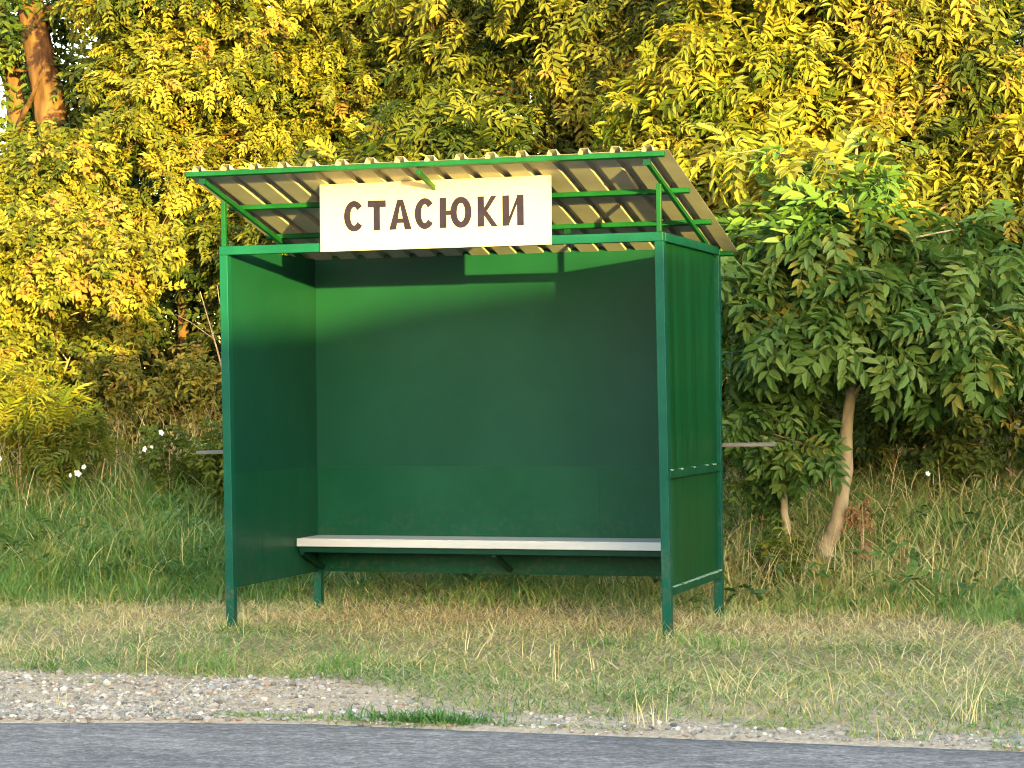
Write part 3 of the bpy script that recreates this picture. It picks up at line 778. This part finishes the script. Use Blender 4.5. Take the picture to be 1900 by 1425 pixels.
woody('lime_ash', 'bright yellow green ash sweeping down to the right end of the roof', (2.0, 4.7, gz(2.0, 4.7)),
      [(2.0, 4.7, gz(2.0, 4.7) - .1, 0.045), (2.0, 4.7, 2.0, 0.036), (1.95, 4.7, 3.2, 0.026), (2.1, 4.7, 5.0, 0.012)],
      [(1.45, 4.5, 3.35, 0.35, 0.35, 0.40, 66), (1.85, 4.4, 3.1, 0.42, 0.38, 0.40, 74), (1.75, 4.5, 2.55, 0.35, 0.35, 0.35, 52), (2.25, 4.4, 2.75, 0.38, 0.36, 0.38, 58), (1.9, 4.5, 3.8, 0.45, 0.4, 0.38, 80), (2.35, 4.4, 3.45, 0.4, 0.38, 0.38, 66), (2.2, 4.6, 4.5, 0.6, 0.5, 0.45, 90), (2.15, 4.5, 2.2, 0.32, 0.3, 0.25, 34)],
      'ashfar', 'leaf_lime', 0.58, 0.22, per_twig=5, twig_len=0.22, group=RIGHT, gap=0.2, seed=28, droop=0.7)
woody('arching_ash', 'yellow lit ash arching out at the top right behind the pale curved trunk', (3.3, 4.9, gz(3.3, 4.9)),
      [(3.3, 4.9, gz(3.3, 4.9) - .1, 0.03), (3.25, 4.9, 2.0, 0.028), (3.2, 4.9, 3.3, 0.028), (3.3, 4.9, 5.0, 0.013)],
      [(2.85, 4.7, 3.75, 0.45, 0.4, 0.42, 84), (3.35, 4.6, 3.95, 0.45, 0.4, 0.45, 88), (3.75, 4.7, 3.5, 0.42, 0.4, 0.42, 76), (2.75, 4.7, 3.05, 0.4, 0.38, 0.35, 66), (3.25, 4.7, 3.25, 0.42, 0.4, 0.38, 70), (4.1, 4.7, 3.1, 0.4, 0.4, 0.4, 60), (2.8, 4.8, 4.6, 0.5, 0.5, 0.4, 70), (4.3, 4.8, 3.55, 0.4, 0.4, 0.3, 40), (2.6, 4.6, 2.62, .4, .36, .28, 52), (3.25, 4.5, 2.72, .42, .36, .28, 54), (3.85, 4.5, 2.68, .42, .36, .28, 46)],
      'ashfar', 'leaf_gold', 0.58, 0.22, per_twig=5, twig_len=0.22, group=RIGHT, gap=0.25, seed=29, droop=0.75)
woody('golden_thicket', 'golden small leaved thicket low at the right edge behind the ash', (3.5, 5.7, gz(3.5, 5.7)),
      [(3.5, 5.7, gz(3.5, 5.7) - .1, 0.016), (3.5, 5.7, 1.8, 0.016), (3.5, 5.7, 2.9, 0.015)],
      [(3.1, 5.5, 2.55, 0.45, 0.4, 0.4, 110), (3.6, 5.4, 2.65, 0.45, 0.4, 0.4, 110), (4.0, 5.5, 2.3, 0.4, 0.4, 0.35, 80), (2.4, 5.6, 2.3, 0.4, 0.4, 0.5, 90), (2.3, 5.6, 1.6, 0.4, 0.4, 0.35, 60)],
      'small', 'leaf_gold', 0.72, 0.18, per_twig=6, twig_len=0.2, group=RIGHT, gap=0.3, seed=30)
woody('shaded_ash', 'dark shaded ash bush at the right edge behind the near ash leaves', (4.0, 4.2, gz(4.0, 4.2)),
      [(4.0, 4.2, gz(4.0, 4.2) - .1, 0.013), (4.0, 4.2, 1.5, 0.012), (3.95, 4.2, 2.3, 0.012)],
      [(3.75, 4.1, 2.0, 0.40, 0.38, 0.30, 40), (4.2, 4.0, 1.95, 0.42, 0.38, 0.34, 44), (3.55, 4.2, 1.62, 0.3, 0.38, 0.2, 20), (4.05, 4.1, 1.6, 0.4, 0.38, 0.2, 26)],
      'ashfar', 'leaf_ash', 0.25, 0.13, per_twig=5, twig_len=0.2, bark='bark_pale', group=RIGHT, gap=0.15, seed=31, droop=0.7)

# ---- bigger trees deeper in the wood
DEEP = 'big trees deeper in the wood'
EXTRA = {'forked_locust': (([(-6.68, 8.9, 4.0), (-6.4, 8.6, 4.25), (-6.15, 8.4, 4.45), (-5.95, 8.3, 4.72)], [.04, .032, .025, .012]), ([(-6.75, 8.95, 4.75), (-6.5, 8.7, 4.78), (-6.3, 8.6, 4.74)], [.025, .018, .008]))}
for (nm, lab, x, y, tr, blobs, sd, lm) in (
    ('old_locust', 'old locust with a thick brown sunlit trunk leaning left at the top left corner', -6.05, 8.6,
     [(-5.92, 8.6, .5, .19), (-5.95, 8.6, 3.6, .175), (-6.09, 8.6, 4.5, .155), (-6.32, 8.6, 5.6, .14), (-6.6, 8.6, 8.0, .09)],
     [(-6.9, 8.9, 7.4, 1.0, .9, .8, 150), (-5.9, 8.9, 7.6, 1.1, .9, .8, 150), (-5.4, 8.8, 5.6, .5, .5, .35, 50), (-6.45, 8.9, 4.9, .3, .3, .5, 34), (-6.4, 9.2, 4.0, .4, .3, .35, 50), (-5.5, 8.9, 4.5, .35, .3, .4, 60), (-6.55, 8.9, 5.5, .35, .3, .4, 34)], 41, 'leaf_olive'),
    ('forked_locust', 'brown sunlit locust trunk with a side branch, leftmost in the photo', -6.95, 9.0,
     [(-6.50, 9.0, .5, .18), (-6.56, 9.0, 3.6, .17), (-6.68, 9.0, 4.6, .14), (-7.1, 9.0, 6.2, .10), (-7.3, 9.0, 8.0, .05)],
     [(-7.6, 9.2, 7.2, 1.0, .9, .8, 140), (-7.4, 9.1, 3.0, .6, .5, .8, 110), (-6.6, 9.3, 3.0, .5, .5, .6, 90), (-6.0, 9.4, 2.2, .6, .5, .7, 110)], 42, 'leaf_olive'),
    ('broad_locust', 'broad locust standing deep behind the left trees', -4.6, 11.5,
     [(-4.6, 11.5, .5, .15), (-4.6, 11.5, 4, .12), (-4.5, 11.5, 8, .06)],
     [(-6.3, 11.0, 3.5, .7, .6, .6, 110), (-5.3, 11.1, 3.5, .8, .6, .6, 120), (-5.4, 11.3, 5.2, .9, .8, .8, 150), (-4.5, 11.2, 5.0, .9, .8, .8, 150), (-3.7, 11.3, 4.2, .8, .8, .8, 130), (-5.3, 11.2, 2.2, 1.0, .8, .9, 160), (-3.8, 11.2, 2.4, 1.0, .8, .9, 160), (-4.6, 11.5, 7.0, 1.5, 1.2, 1.0, 150)], 43, 'leaf_olive'),
    ('leaning_locust', 'leaning locust with a sunlit brown trunk deep behind the roof', -2.5, 11.0,
     [(-2.3, 11.0, .5, .13), (-2.6, 11.0, 3.4, .11), (-3.0, 11.0, 5, .08), (-3.0, 11.0, 8, .05)],
     [(-3.0, 10.9, 3.6, .6, .6, .5, 80), (-2.0, 10.9, 3.5, .7, .7, .5, 90), (-2.6, 10.9, 6.0, 1.1, .9, .6, 150), (-1.5, 11.0, 6.0, 1.0, .9, .6, 120)], 44, 'leaf_olive'),
    ('pink_trunk_tree', 'forest tree with a pinkish sunlit trunk high above the right roof edge', 0.75, 9.6,
     [(0.95, 9.6, .5, .13), (1.0, 9.6, 3.4, .12), (0.92, 9.6, 5.0, .11), (1.05, 9.6, 8.0, .06)],
     [(-0.2, 9.9, 4.2, .9, .7, .7, 130), (0.4, 10.1, 5.6, .9, .7, .6, 120), (1.6, 10, 4.6, .9, .7, .8, 150), (0.2, 10.0, 3.2, 1.1, .7, .6, 130), (1.8, 10, 3.2, .9, .7, .6, 120), (1.0, 10, 6.6, 1.6, 1.0, .7, 130)], 45, 'leaf_olive'),
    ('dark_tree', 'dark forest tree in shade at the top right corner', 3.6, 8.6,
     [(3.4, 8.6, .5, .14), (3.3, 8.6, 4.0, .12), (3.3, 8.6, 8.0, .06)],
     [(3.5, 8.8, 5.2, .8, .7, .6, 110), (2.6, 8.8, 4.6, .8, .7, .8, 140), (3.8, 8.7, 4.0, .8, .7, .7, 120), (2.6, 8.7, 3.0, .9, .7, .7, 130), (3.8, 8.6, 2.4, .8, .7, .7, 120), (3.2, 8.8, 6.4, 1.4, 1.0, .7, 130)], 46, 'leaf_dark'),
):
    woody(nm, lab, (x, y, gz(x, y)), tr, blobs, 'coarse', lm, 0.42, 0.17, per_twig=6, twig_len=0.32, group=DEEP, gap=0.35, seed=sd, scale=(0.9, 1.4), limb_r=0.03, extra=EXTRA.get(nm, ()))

BR = 'low brambles along the top of the bank'
for k, (x, y, tn, lab) in enumerate(((-4.35, 5.15, .62, 'golden bramble low on the bank below the thin pale sapling stem'), (-3.45, 5.2, .52, 'brownish green bramble in the middle of the left bank top'), (-2.6, 5.2, .60, 'golden bramble close to the left wall of the shelter'), (2.35, 4.4, .44, 'olive bramble behind the near ash trunk'), (3.15, 4.3, .40, 'olive bramble on the bank just right of the near ash trunk'), (4.0, 4.2, .42, 'green bramble at the right edge of the bank top'))):
    g = gz(x, y)
    woody('bramble', lab, (x, y, g), [(x, y, g - .05, .012), (x + .03, y, g + .3, .009), (x, y, g + .7, .005)],
          [(x - .25, y, g + .5, .38, .3, .26, 46), (x + .28, y, g + .42, .38, .3, .24, 44), (x, y - .05, g + .78, .42, .3, .2, 44)],
          'oval', 'leaf_gold' if tn > .45 else 'leaf_olive', tn, 0.2, per_twig=5, twig_len=0.16, bark='twig', group=BR, gap=0.2, seed=160 + k, cat='bramble', limbs=2, scale=(0.7, 1.2))

UND = 'undergrowth bushes beneath the trees'
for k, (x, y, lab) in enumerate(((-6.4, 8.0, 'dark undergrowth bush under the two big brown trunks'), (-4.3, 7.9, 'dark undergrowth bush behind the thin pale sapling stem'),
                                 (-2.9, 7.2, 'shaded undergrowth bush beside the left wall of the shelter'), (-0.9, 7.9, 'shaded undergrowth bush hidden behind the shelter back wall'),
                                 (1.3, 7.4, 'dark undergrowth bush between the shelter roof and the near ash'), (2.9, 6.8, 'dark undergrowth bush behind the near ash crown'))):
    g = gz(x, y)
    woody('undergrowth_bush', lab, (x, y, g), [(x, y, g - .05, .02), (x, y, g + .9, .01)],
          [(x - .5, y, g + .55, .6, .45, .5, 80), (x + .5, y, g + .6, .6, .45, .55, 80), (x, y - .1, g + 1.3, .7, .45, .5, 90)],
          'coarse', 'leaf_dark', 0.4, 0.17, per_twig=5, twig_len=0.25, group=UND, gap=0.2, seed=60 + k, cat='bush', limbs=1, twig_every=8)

# ---- the wood going on to either side
wb = []
wr = random.Random(5)
for x in list(range(-38, -11, 3)) + list(range(8, 36, 3)):
    yb = 12 + wr.uniform(-1.5, 3)
    for k in range(5):
        wb.append((x + wr.uniform(-1.2, 1.2), yb + wr.uniform(-1, 1), 1.2 + 1.5 * k + wr.uniform(-.3, .3), 1.9, 1.6, 1.2, 130))
B, Dd, N_, T, _a, _b = twigs(wb, 5, 0.6, .45, .18, .35, .2, 300, .5)
V, F, TT = place_leaves(TM['coarse'], B, Dd, N_, RNG.uniform(1.6, 2.6, len(B)), T)
tag(link('wood', np_mesh('wood', V, [F], TT), M['leaf_olive']), kind='stuff')

# ---- sumac like plants at the left edge of the bank
for k, (x, y, z, s, lab) in enumerate(((-3.78, 4.1, 1.40, 1.0, 'lime yellow sumac plant with long feathery leaves at the left edge of the bank'),
                                       (-3.32, 4.0, 1.16, 0.8, 'green sumac plant with feathery leaves right of the lime yellow one'))):
    g = gz(x, y)
    woody('sumac_plant', lab, (x, y, g), [(x, y, g - .05, .014), (x, y, z - .2, .009), (x, y, z, .005)],
          [(x, y, z, 0.24 * s, .22, .14 * s, 12), (x - .25 * s, y, z - .08, .2, .2, .10, 7), (x + .2 * s, y - .05, z - .14, .16, .2, .10, 7)],
          'sumac', 'leaf_lime', 0.72 - 0.34 * k, 0.12, per_twig=4, twig_len=0.12, group='sumac plants on the bank', gap=0, seed=80 + k, cat='plant', limbs=1, droop=0.15, scale=(0.75, 1.05), bark='twig')
for k, (x, y, z, t, lab) in enumerate(((-1.72, 3.4, 1.02, 0.30, 'dark green leafy weed on the bank left of the grey plank'), (-1.42, 3.3, 1.04, 0.55, 'light green leafy weed just above the grey plank'),
                                       (-2.25, 3.7, 1.02, 0.28, 'dark green leafy weed in the middle of the left bank'))):
    g = gz(x, y)
    woody('leafy_weed', lab, (x, y, g), [(x, y, g - .03, .006), (x, y, z, .004)], [(x, y, z - .08, .17, .15, .12, 26), (x + .05, y, z - .25, .2, .16, .15, 20)],
          'oval', 'leaf_lime', t, 0.1, per_twig=4, twig_len=0.1, group='leafy weeds on the bank', gap=0, seed=90 + k, cat='weed', limbs=1, scale=(0.7, 1.1), bark='twig')


# ------------------------------------------------------------------ grass
def blades(P, L, wid, lean, az, tint, curl=0.6, twist=None):
    """P base points, L length, lean angle from vertical at the base, az azimuth; 3 segments, tip pointed"""
    n = len(P)
    d0 = np.stack([np.cos(az), np.sin(az), np.zeros(n)], 1)
    tw = az + np.pi / 2 + (RNG.normal(0, 0.7, n) if twist is None else twist)
    side = np.stack([np.cos(tw), np.sin(tw), np.zeros(n)], 1)
    pts = [P]; a = lean.copy()
    for k in range(3):
        step = d0 * np.sin(a)[:, None] + np.array([0, 0, 1.0]) * np.cos(a)[:, None]
        pts.append(pts[-1] + step * (L / 3)[:, None]); a = np.minimum(a + curl * RNG.uniform(0.3, 1.2, n), 2.3)
    V = np.empty((n, 7, 3)); w = (wid / 2)[:, None]
    V[:, 0] = pts[0] - side * w; V[:, 1] = pts[0] + side * w
    V[:, 2] = pts[1] - side * w * .85; V[:, 3] = pts[1] + side * w * .85
    V[:, 4] = pts[2] - side * w * .55; V[:, 5] = pts[2] + side * w * .55
    V[:, 6] = pts[3]
    o = (np.arange(n) * 7)[:, None]
    Q = np.concatenate([o + np.array([0, 1, 3, 2]), o + np.array([2, 3, 5, 4])]); Tr = o + np.array([4, 5, 6])
    return V.reshape(-1, 3), Q, Tr, np.repeat(tint, 7)


def grass_obj(name, sets):
    Vs, Qs, Ts, tt = [], [], [], []; off = 0
    for (V, Q, T, t) in sets:
        Vs.append(V); Qs.append(Q + off); Ts.append(T + off); tt.append(t); off += len(V)
    o = link(name, np_mesh(name, np.concatenate(Vs), [np.concatenate(Qs), np.concatenate(Ts)], np.clip(np.concatenate(tt), 0, 1)), M['grass'])
    return tag(o, kind='stuff')


def scatter(n, x0, x1, y0, y1):
    x = RNG.uniform(x0, x1, n); y = RNG.uniform(y0, y1, n)
    return x, y


def on_ground(x, y): return np.stack([x, y, ground_z(x, y) - 0.008], 1)


# mown verge
x, y = scatter(210000, -4.6, 6.2, -2.5, 2.3)
ve = verge_edge(x)
keep = (y > ve - 0.02 + RNG.normal(0, 0.06, len(x))) & (vnoise(x, y, 3.4, 9.0) + RNG.normal(0, .5, len(x)) > -0.75)
x, y = x[keep], y[keep]; n = len(x)
gr = 0.57 + 0.13 * vnoise(x, y, 1.7, 2.0) + 0.10 * vnoise(x, y, 4.6, 6.0) - 0.26 * smooth(0.1, -0.7, y) + 0.14 * smooth(0.0, 0.6, y) * (1 - smooth(1.6, 2.3, y))
gr = gr - 0.12 * smooth(-0.6, -1.4, x) + 0.06 * smooth(2.4, 3.0, x)
lush = smooth(0.45, 0.8, vnoise(x, y, 2.9, 12.0))
gr = gr - 0.22 * lush
t = gr + RNG.normal(0, 0.19, n)
L = RNG.uniform(0.04, 0.10, n) * (1 + 0.5 * lush); L[RNG.random(n) < .04] *= 1.5
s1 = blades(on_ground(x, y), L, RNG.uniform(.003, .007, n), np.abs(RNG.normal(1.15, .4, n)), RNG.uniform(0, 6.28, n), t, 0.45)
# thicker turf towards the road
x, y = scatter(60000, -3.5, 6.0, -2.4, -0.9); kp = (y > verge_edge(x) + RNG.normal(0, .05, len(x))) & (vnoise(x, y, 4.1, 14.0) + RNG.normal(0, .4, len(x)) > -.6); x, y = x[kp], y[kp]; n = len(x)
s1b = blades(on_ground(x, y), RNG.uniform(.03, .085, n), RNG.uniform(.003, .007, n), np.abs(RNG.normal(1.15, .4, n)), RNG.uniform(0, 6.28, n), .50 + .12 * vnoise(x, y, 2.6, 2.0) + RNG.normal(0, .19, n), .45)
# loose straw lying about
x, y = scatter(26000, -4, 5.5, -2.0, 2.1); kp = y > verge_edge(x) + 0.05; x, y = x[kp], y[kp]; n = len(x)
Pp = on_ground(x, y); Pp[:, 2] += RNG.uniform(0.01, 0.05, n)
s2 = blades(Pp, RNG.uniform(.08, .22, n), RNG.uniform(.002, .004, n), RNG.normal(1.35, .2, n), RNG.uniform(0, 6.28, n), RNG.normal(0.82, .07, n), 0.25)
# pale tall stalks near the gravel
x, y = scatter(750, -3.5, 5.5, -2.2, -0.4); kp = (y > verge_edge(x) - 0.05) & (vnoise(x, y, 1.9, 4.0) > -.2); x, y = x[kp], y[kp]; n = len(x)
s3 = blades(on_ground(x, y), RNG.uniform(.10, .28, n), RNG.uniform(.003, .005, n), np.abs(RNG.normal(.8, .4, n)), RNG.uniform(0, 6.28, n), RNG.normal(0.80, .06, n), 0.35)
grass_obj('verge_grass', [s1, s1b, s2, s3])

# long grass on the bank
x, y = scatter(115000, -6.0, 6.5, 0.6, 6.2)
y0 = 0.55 * smooth(-0.2, -2.4, x) - 0.18 * vnoise(x, x * .4, 1.6, 8.0)
dens = smooth(1.2, 1.7, y + y0) * (0.55 + 0.45 * (vnoise(x, y, 2.2, 7.0) > -.5)) * (1 - 0.35 * smooth(4.8, 6, y))
kp0 = RNG.random(len(x)) < dens; x, y = x[kp0], y[kp0]; n = len(x)
left = 1 - smooth(-1.2, 2.2, x)
t = 0.25 * left + 0.44 * (1 - left) + 0.12 * vnoise(x, y, 1.9, 3.0) + 0.08 * vnoise(x, y, 5.0, 8.0) + RNG.normal(0, .12, n) + 0.20 * (RNG.random(n) < .16) + 0.14 * smooth(3.6, 5.0, y) * left - 0.12 * smooth(2.6, 4.0, y) * (1 - left)
L = (RNG.uniform(.16, .42, n)) * (0.45 + 0.55 * smooth(1.2, 2.4, y + y0[kp0])) * (0.85 + 0.3 * left + 0.3 * smooth(3.0, 4.5, y) * (1 - left)) * (1 + .35 * vnoise(x, y, 2.6, 1.0))
s4 = blades(on_ground(x, y), L, RNG.uniform(.005, .012, n), np.abs(RNG.normal(.4, .35, n)), RNG.normal(-1.57, 1.6, n), t, 0.75)
# tangled dead grass on the bank
x, y = scatter(15000, -5.5, 6.0, 1.6, 5.8); kp = RNG.random(len(x)) < 0.4 + 0.6 * smooth(-1.5, 2.0, x); x, y = x[kp], y[kp]; n = len(x)
Pp = on_ground(x, y); Pp[:, 2] += RNG.uniform(0.02, 0.25, n)
s5 = blades(Pp, RNG.uniform(.2, .5, n), RNG.uniform(.002, .005, n), RNG.normal(1.0, .4, n), RNG.uniform(0, 6.28, n), RNG.normal(.80, .12, n), 0.4)
# bright tufts at the far right and left
sets = [s4, s5]
for (tx, ty, m, hh, tn) in ((4.45, 1.3, 260, .34, .26), (4.15, 1.15, 140, .26, .3), (0.55, -1.35, 90, .2, .3), (1.25, -1.35, 110, .2, .28), (-2.2, 1.5, 160, .3, .27), (3.0, -.35, 90, .12, .3), (2.78, -.15, 80, .12, .3), (-1.3, 1.35, 100, .24, .26), (2.98, 2.35, 110, .34, .66), (3.3, 2.3, 120, .34, .5)):
    x = RNG.normal(tx, .10, m); y = RNG.normal(ty, .09, m)
    sets.append(blades(on_ground(x, y), RNG.uniform(.5, 1.2, m) * hh, RNG.uniform(.004, .008, m), np.abs(RNG.normal(.4, .25, m)), RNG.uniform(0, 6.28, m), RNG.normal(tn, .06, m), .5))
grass_obj('bank_grass', sets)

# dry standing stalks at the top of the bank
x, y = scatter(4600, -5.5, 5.5, 3.9, 5.6); kp = RNG.random(len(x)) < 0.12 + 0.88 * smooth(-0.6, -1.8, x); x, y = x[kp], y[kp]; n = len(x)
s6 = blades(on_ground(x, y), RNG.uniform(.30, .85, n), RNG.uniform(.004, .008, n), np.abs(RNG.normal(.3, .35, n)), RNG.uniform(0, 6.28, n), np.where(RNG.random(n) < .5, RNG.normal(.97, .03, n), RNG.normal(.76, .08, n)), 0.3)
grass_obj('dry_stalks', [s6])

# low broad leaved herbs among the grass of the bank
x, y = scatter(1900, -5.5, 6.0, 1.5, 5.6); kp = vnoise(x, y, 1.5, 21.0) + RNG.normal(0, .6, len(x)) + 0.3 * smooth(0, -2, x) > 0.25; x, y = x[kp], y[kp]; n = len(x)
Pp = on_ground(x, y); Pp[:, 2] += RNG.uniform(.05, .34, n)
az = RNG.uniform(0, 6.28, n)
V, F, TT = place_leaves(TM['oval'], Pp, np.stack([np.cos(az), np.sin(az), RNG.uniform(-.2, .6, n)], 1), np.stack([RNG.normal(0, .4, n), RNG.normal(-.5, .4, n), np.ones(n)], 1), RNG.uniform(.7, 1.5, n), RNG.normal(.42, .17, n))
tag(link('herbs', np_mesh('herbs', V, [F], TT), M['leaf_ash']), kind='stuff')

# weeds along the asphalt edge
wd = empty('weed_clump', (2.15, -2.53, gz(2.15, -2.53)), 'low green weed clump growing at the asphalt edge in the middle of the verge', 'weed')
m = 900
x = RNG.normal(2.15, .17, m); y = RNG.normal(-2.54, .035, m); Pp = on_ground(x, y) - np.array([2.15, -2.53, gz(2.15, -2.53)])
V, Q, T, tt = blades(Pp, RNG.uniform(.03, .10, m), RNG.uniform(.005, .011, m), np.abs(RNG.normal(.7, .4, m)), RNG.uniform(0, 6.28, m), RNG.normal(.10, .07, m), .5)
link('foliage', np_mesh('weed_clump', V, [Q, T], np.clip(tt, 0, 1)), M['grass'], wd)
sets = []
for (x0, x1, yc, m, h, tn) in ((1.15, 2.3, -2.58, 1500, .04, .34), (2.5, 3.1, -2.55, 420, .035, .42), (3.5, 3.8, -2.38, 260, .05, .42), (3.95, 4.3, -2.5, 320, .05, .45), (4.55, 5.2, -2.6, 500, .04, .36), (-0.6, -0.2, -2.2, 160, .05, .4), (0.1, 0.3, -1.95, 120, .05, .45)):
    x = RNG.uniform(x0, x1, m); y = RNG.normal(yc, .035, m)
    sets.append(blades(on_ground(x, y), RNG.uniform(.4, 1.3, m) * h, RNG.uniform(.003, .007, m), np.abs(RNG.normal(.7, .4, m)), RNG.uniform(0, 6.28, m), RNG.normal(tn, .1, m), .5))
for (tx, ty, m, hh) in ((3.08, -2.42, 16, .22), (3.0, -2.45, 10, .16), (4.2, -2.55, 14, .14), (0.35, -2.55, 12, .12), (4.4, -2.1, 16, .3), (3.3, -1.75, 16, .3)):
    x = RNG.normal(tx, .05, m); y = RNG.normal(ty, .03, m)
    sets.append(blades(on_ground(x, y), RNG.uniform(.5, 1.2, m) * hh, RNG.uniform(.003, .005, m), np.abs(RNG.normal(.5, .3, m)), RNG.uniform(0, 6.28, m), RNG.normal(.82, .05, m), .3))
x, y = scatter(2600, -3, 5.5, -2.9, -1.6); kp = y > -2.6 - 0.33 * smooth(1.7, 0.0, x); x, y = x[kp], y[kp]; n = len(x)
Pp = on_ground(x, y); Pp[:, 2] += .012
sets.append(blades(Pp, RNG.uniform(.05, .16, n), RNG.uniform(.002, .004, n), RNG.normal(1.4, .15, n), RNG.uniform(0, 6.28, n), RNG.normal(.78, .08, n), .15))
for (tx, ty) in ((0, 0), (W, 0), (0, D), (W, D)):
    m = 130
    a_ = RNG.uniform(0, 6.28, m); r_ = np.abs(RNG.normal(.045, .03, m)) + .025
    x = tx + r_ * np.cos(a_); y = ty + r_ * np.sin(a_)
    sets.append(blades(on_ground(x, y), RNG.uniform(.05, .15, m), RNG.uniform(.003, .007, m), np.abs(RNG.normal(.5, .4, m)), RNG.uniform(0, 6.28, m), RNG.normal(.42, .2, m), .4))
grass_obj('roadside_grass', sets)

# ------------------------------------------------------------------ gravel
ico = np.array([(0, 0, 1), (.894, 0, .447), (.276, .851, .447), (-.724, .526, .447), (-.724, -.526, .447), (.276, -.851, .447),
                (.724, .526, -.447), (-.276, .851, -.447), (-.894, 0, -.447), (-.276, -.851, -.447), (.724, -.526, -.447), (0, 0, -1)])
icf = np.array([(0, 1, 2), (0, 2, 3), (0, 3, 4), (0, 4, 5), (0, 5, 1), (1, 6, 2), (2, 6, 7), (2, 7, 3), (3, 7, 8), (3, 8, 4), (4, 8, 9), (4, 9, 5), (5, 9, 10), (5, 10, 1), (1, 10, 6), (6, 11, 7), (7, 11, 8), (8, 11, 9), (9, 11, 10), (10, 11, 6)])
x, y = scatter(40000, -3.2, 6.0, -3.0, -1.55)
kp = y > -2.63 - 0.33 * smooth(1.7, 0.0, x) + RNG.normal(0, .015, len(x)); x, y = x[kp], y[kp]
ve = verge_edge(x)
dn = (1 - smooth(-0.12, 0.15, y - ve)) * (0.42 + 0.58 * (1 - smooth(0.9, 1.9, x)) * (1 - smooth(-0.25, -0.05, y - ve))) * (0.55 + .45 * (vnoise(x, y, 3.7, 2.0) > -.25))
kp = RNG.random(len(x)) < dn; x, y = x[kp], y[kp]; n = len(x)
sz = np.clip(RNG.lognormal(math.log(.0070), .45, n), .003, .022)
jit = ico[None] * (1 + RNG.normal(0, .16, (n, 12, 1)))
ang = RNG.uniform(0, 6.28, n); ca, sa = np.cos(ang)[:, None], np.sin(ang)[:, None]
jit = jit * np.stack([RNG.uniform(.8, 1.5, n), RNG.uniform(.7, 1.1, n), RNG.uniform(.45, .85, n)], 1)[:, None, :]
jx = jit[:, :, 0] * ca - jit[:, :, 1] * sa; jy = jit[:, :, 0] * sa + jit[:, :, 1] * ca
cz = ground_z(x, y) + sz * .25
V = np.stack([x[:, None] + jx * sz[:, None], y[:, None] + jy * sz[:, None], cz[:, None] + jit[:, :, 2] * sz[:, None]], 2).reshape(-1, 3)
F = (icf[None] + (np.arange(n) * 12)[:, None, None]).reshape(-1, 3)
tn = np.clip(RNG.normal(.52, .22, n), 0, .97); tn[RNG.random(n) < .012] = 1.0
tag(link('gravel', np_mesh('gravel', V, [F], np.repeat(tn, 12)), M['stone']), kind='stuff')


# ------------------------------------------------------------------ small things
def flower(loc, r, yaw, label):
    root = empty('bindweed_flower', loc, label, 'flower', 'white bindweed flowers')
    root.rotation_euler = (0, 0, yaw)
    n = 20; vs, fs = [], []
    for (f, a, dz) in ((.10, .0, .0), (.25, .6, 0.0), (.6, .95, 0.0), (1.0, 1.08, 0.0)):
        for k in range(n):
            t = 2 * math.pi * k / n; rr_ = r * f * (1 + (.20 * math.cos(5 * t) + .12 * math.cos(2 * t + yaw * 9)) * f)
            vs.append((rr_ * math.cos(t), -a * r * .8, rr_ * math.sin(t)))
    for j in range(3):
        for k in range(n):
            fs.append((j * n + k, j * n + (k + 1) % n, (j + 1) * n + (k + 1) % n, (j + 1) * n + k))
    MB().add(vs, fs).build('petals', M['flower'], root, smooth=True)
    MB().tube([(0, 0.05, -0.16), (0, 0.02, -.05), (0, 0, 0)], [.002, .002, .003], 5).build('stem', M['leaf_stem'], root)


M['leaf_stem'] = paint('leaf_stem', (0.05, 0.10, 0.03), (0.08, 0.14, 0.04), 10)
flower((-2.50, 2.75, .80), 0.0240, .1, 'white bindweed flower, largest of the three close together in the left grass')
flower((-2.46, 2.75, .845), 0.0160, .5, 'white bindweed flower, upper right of the three close together in the left grass')
flower((-2.56, 2.75, .785), 0.0144, -.3, 'white bindweed flower, lower left of the three close together in the left grass')
flower((-1.93, 2.95, 1.09), 0.0192, .2, 'white bindweed flower highest on the left bank near the green weeds')
flower((-2.06, 2.95, .97), 0.0192, -.2, 'white bindweed flower below the highest one on the left bank')
flower((-2.01, 2.95, .985), 0.0112, .2, 'tiny white bindweed flower close beside the lower bloom on the left bank')
flower((-3.27, 2.95, .90), 0.0208, .0, 'white bindweed flower at the very left edge of the photo')
flower((3.60, 2.9, .80), 0.0144, .2, 'single white bindweed flower in the grass right of the curved trunk')

tw = empty('dry_branch', (-2.05, 4.6, gz(-2.05, 4.6)), 'bare dry forked branch standing just left of the shelter wall', 'branch')
o3 = (-2.05, 4.6, gz(-2.05, 4.6))
b = MB()
b.tube([(-2.05, 4.6, .6), (-2.12, 4.6, 1.2), (-2.28, 4.6, 1.75), (-2.42, 4.6, 2.2)], [.010, .009, .007, .003], 6)
b.tube([(-2.24, 4.6, 1.62), (-2.14, 4.55, 1.95), (-2.05, 4.5, 2.15)], [.007, .005, .002], 6)
b.tube([(-2.31, 4.6, 1.82), (-2.5, 4.6, 1.95), (-2.62, 4.55, 2.02)], [.006, .004, .002], 6)
b.tube([(-2.09, 4.6, .95), (-2.02, 4.55, 1.5), (-1.9, 4.5, 1.98)], [.008, .006, .002], 6)
b.tube([(-2.14, 4.55, 1.95), (-2.2, 4.5, 2.1), (-2.22, 4.5, 2.24)], [.004, .003, .0015], 5)
b.build('branch', M['twig'], tw, smooth=True, org=o3)
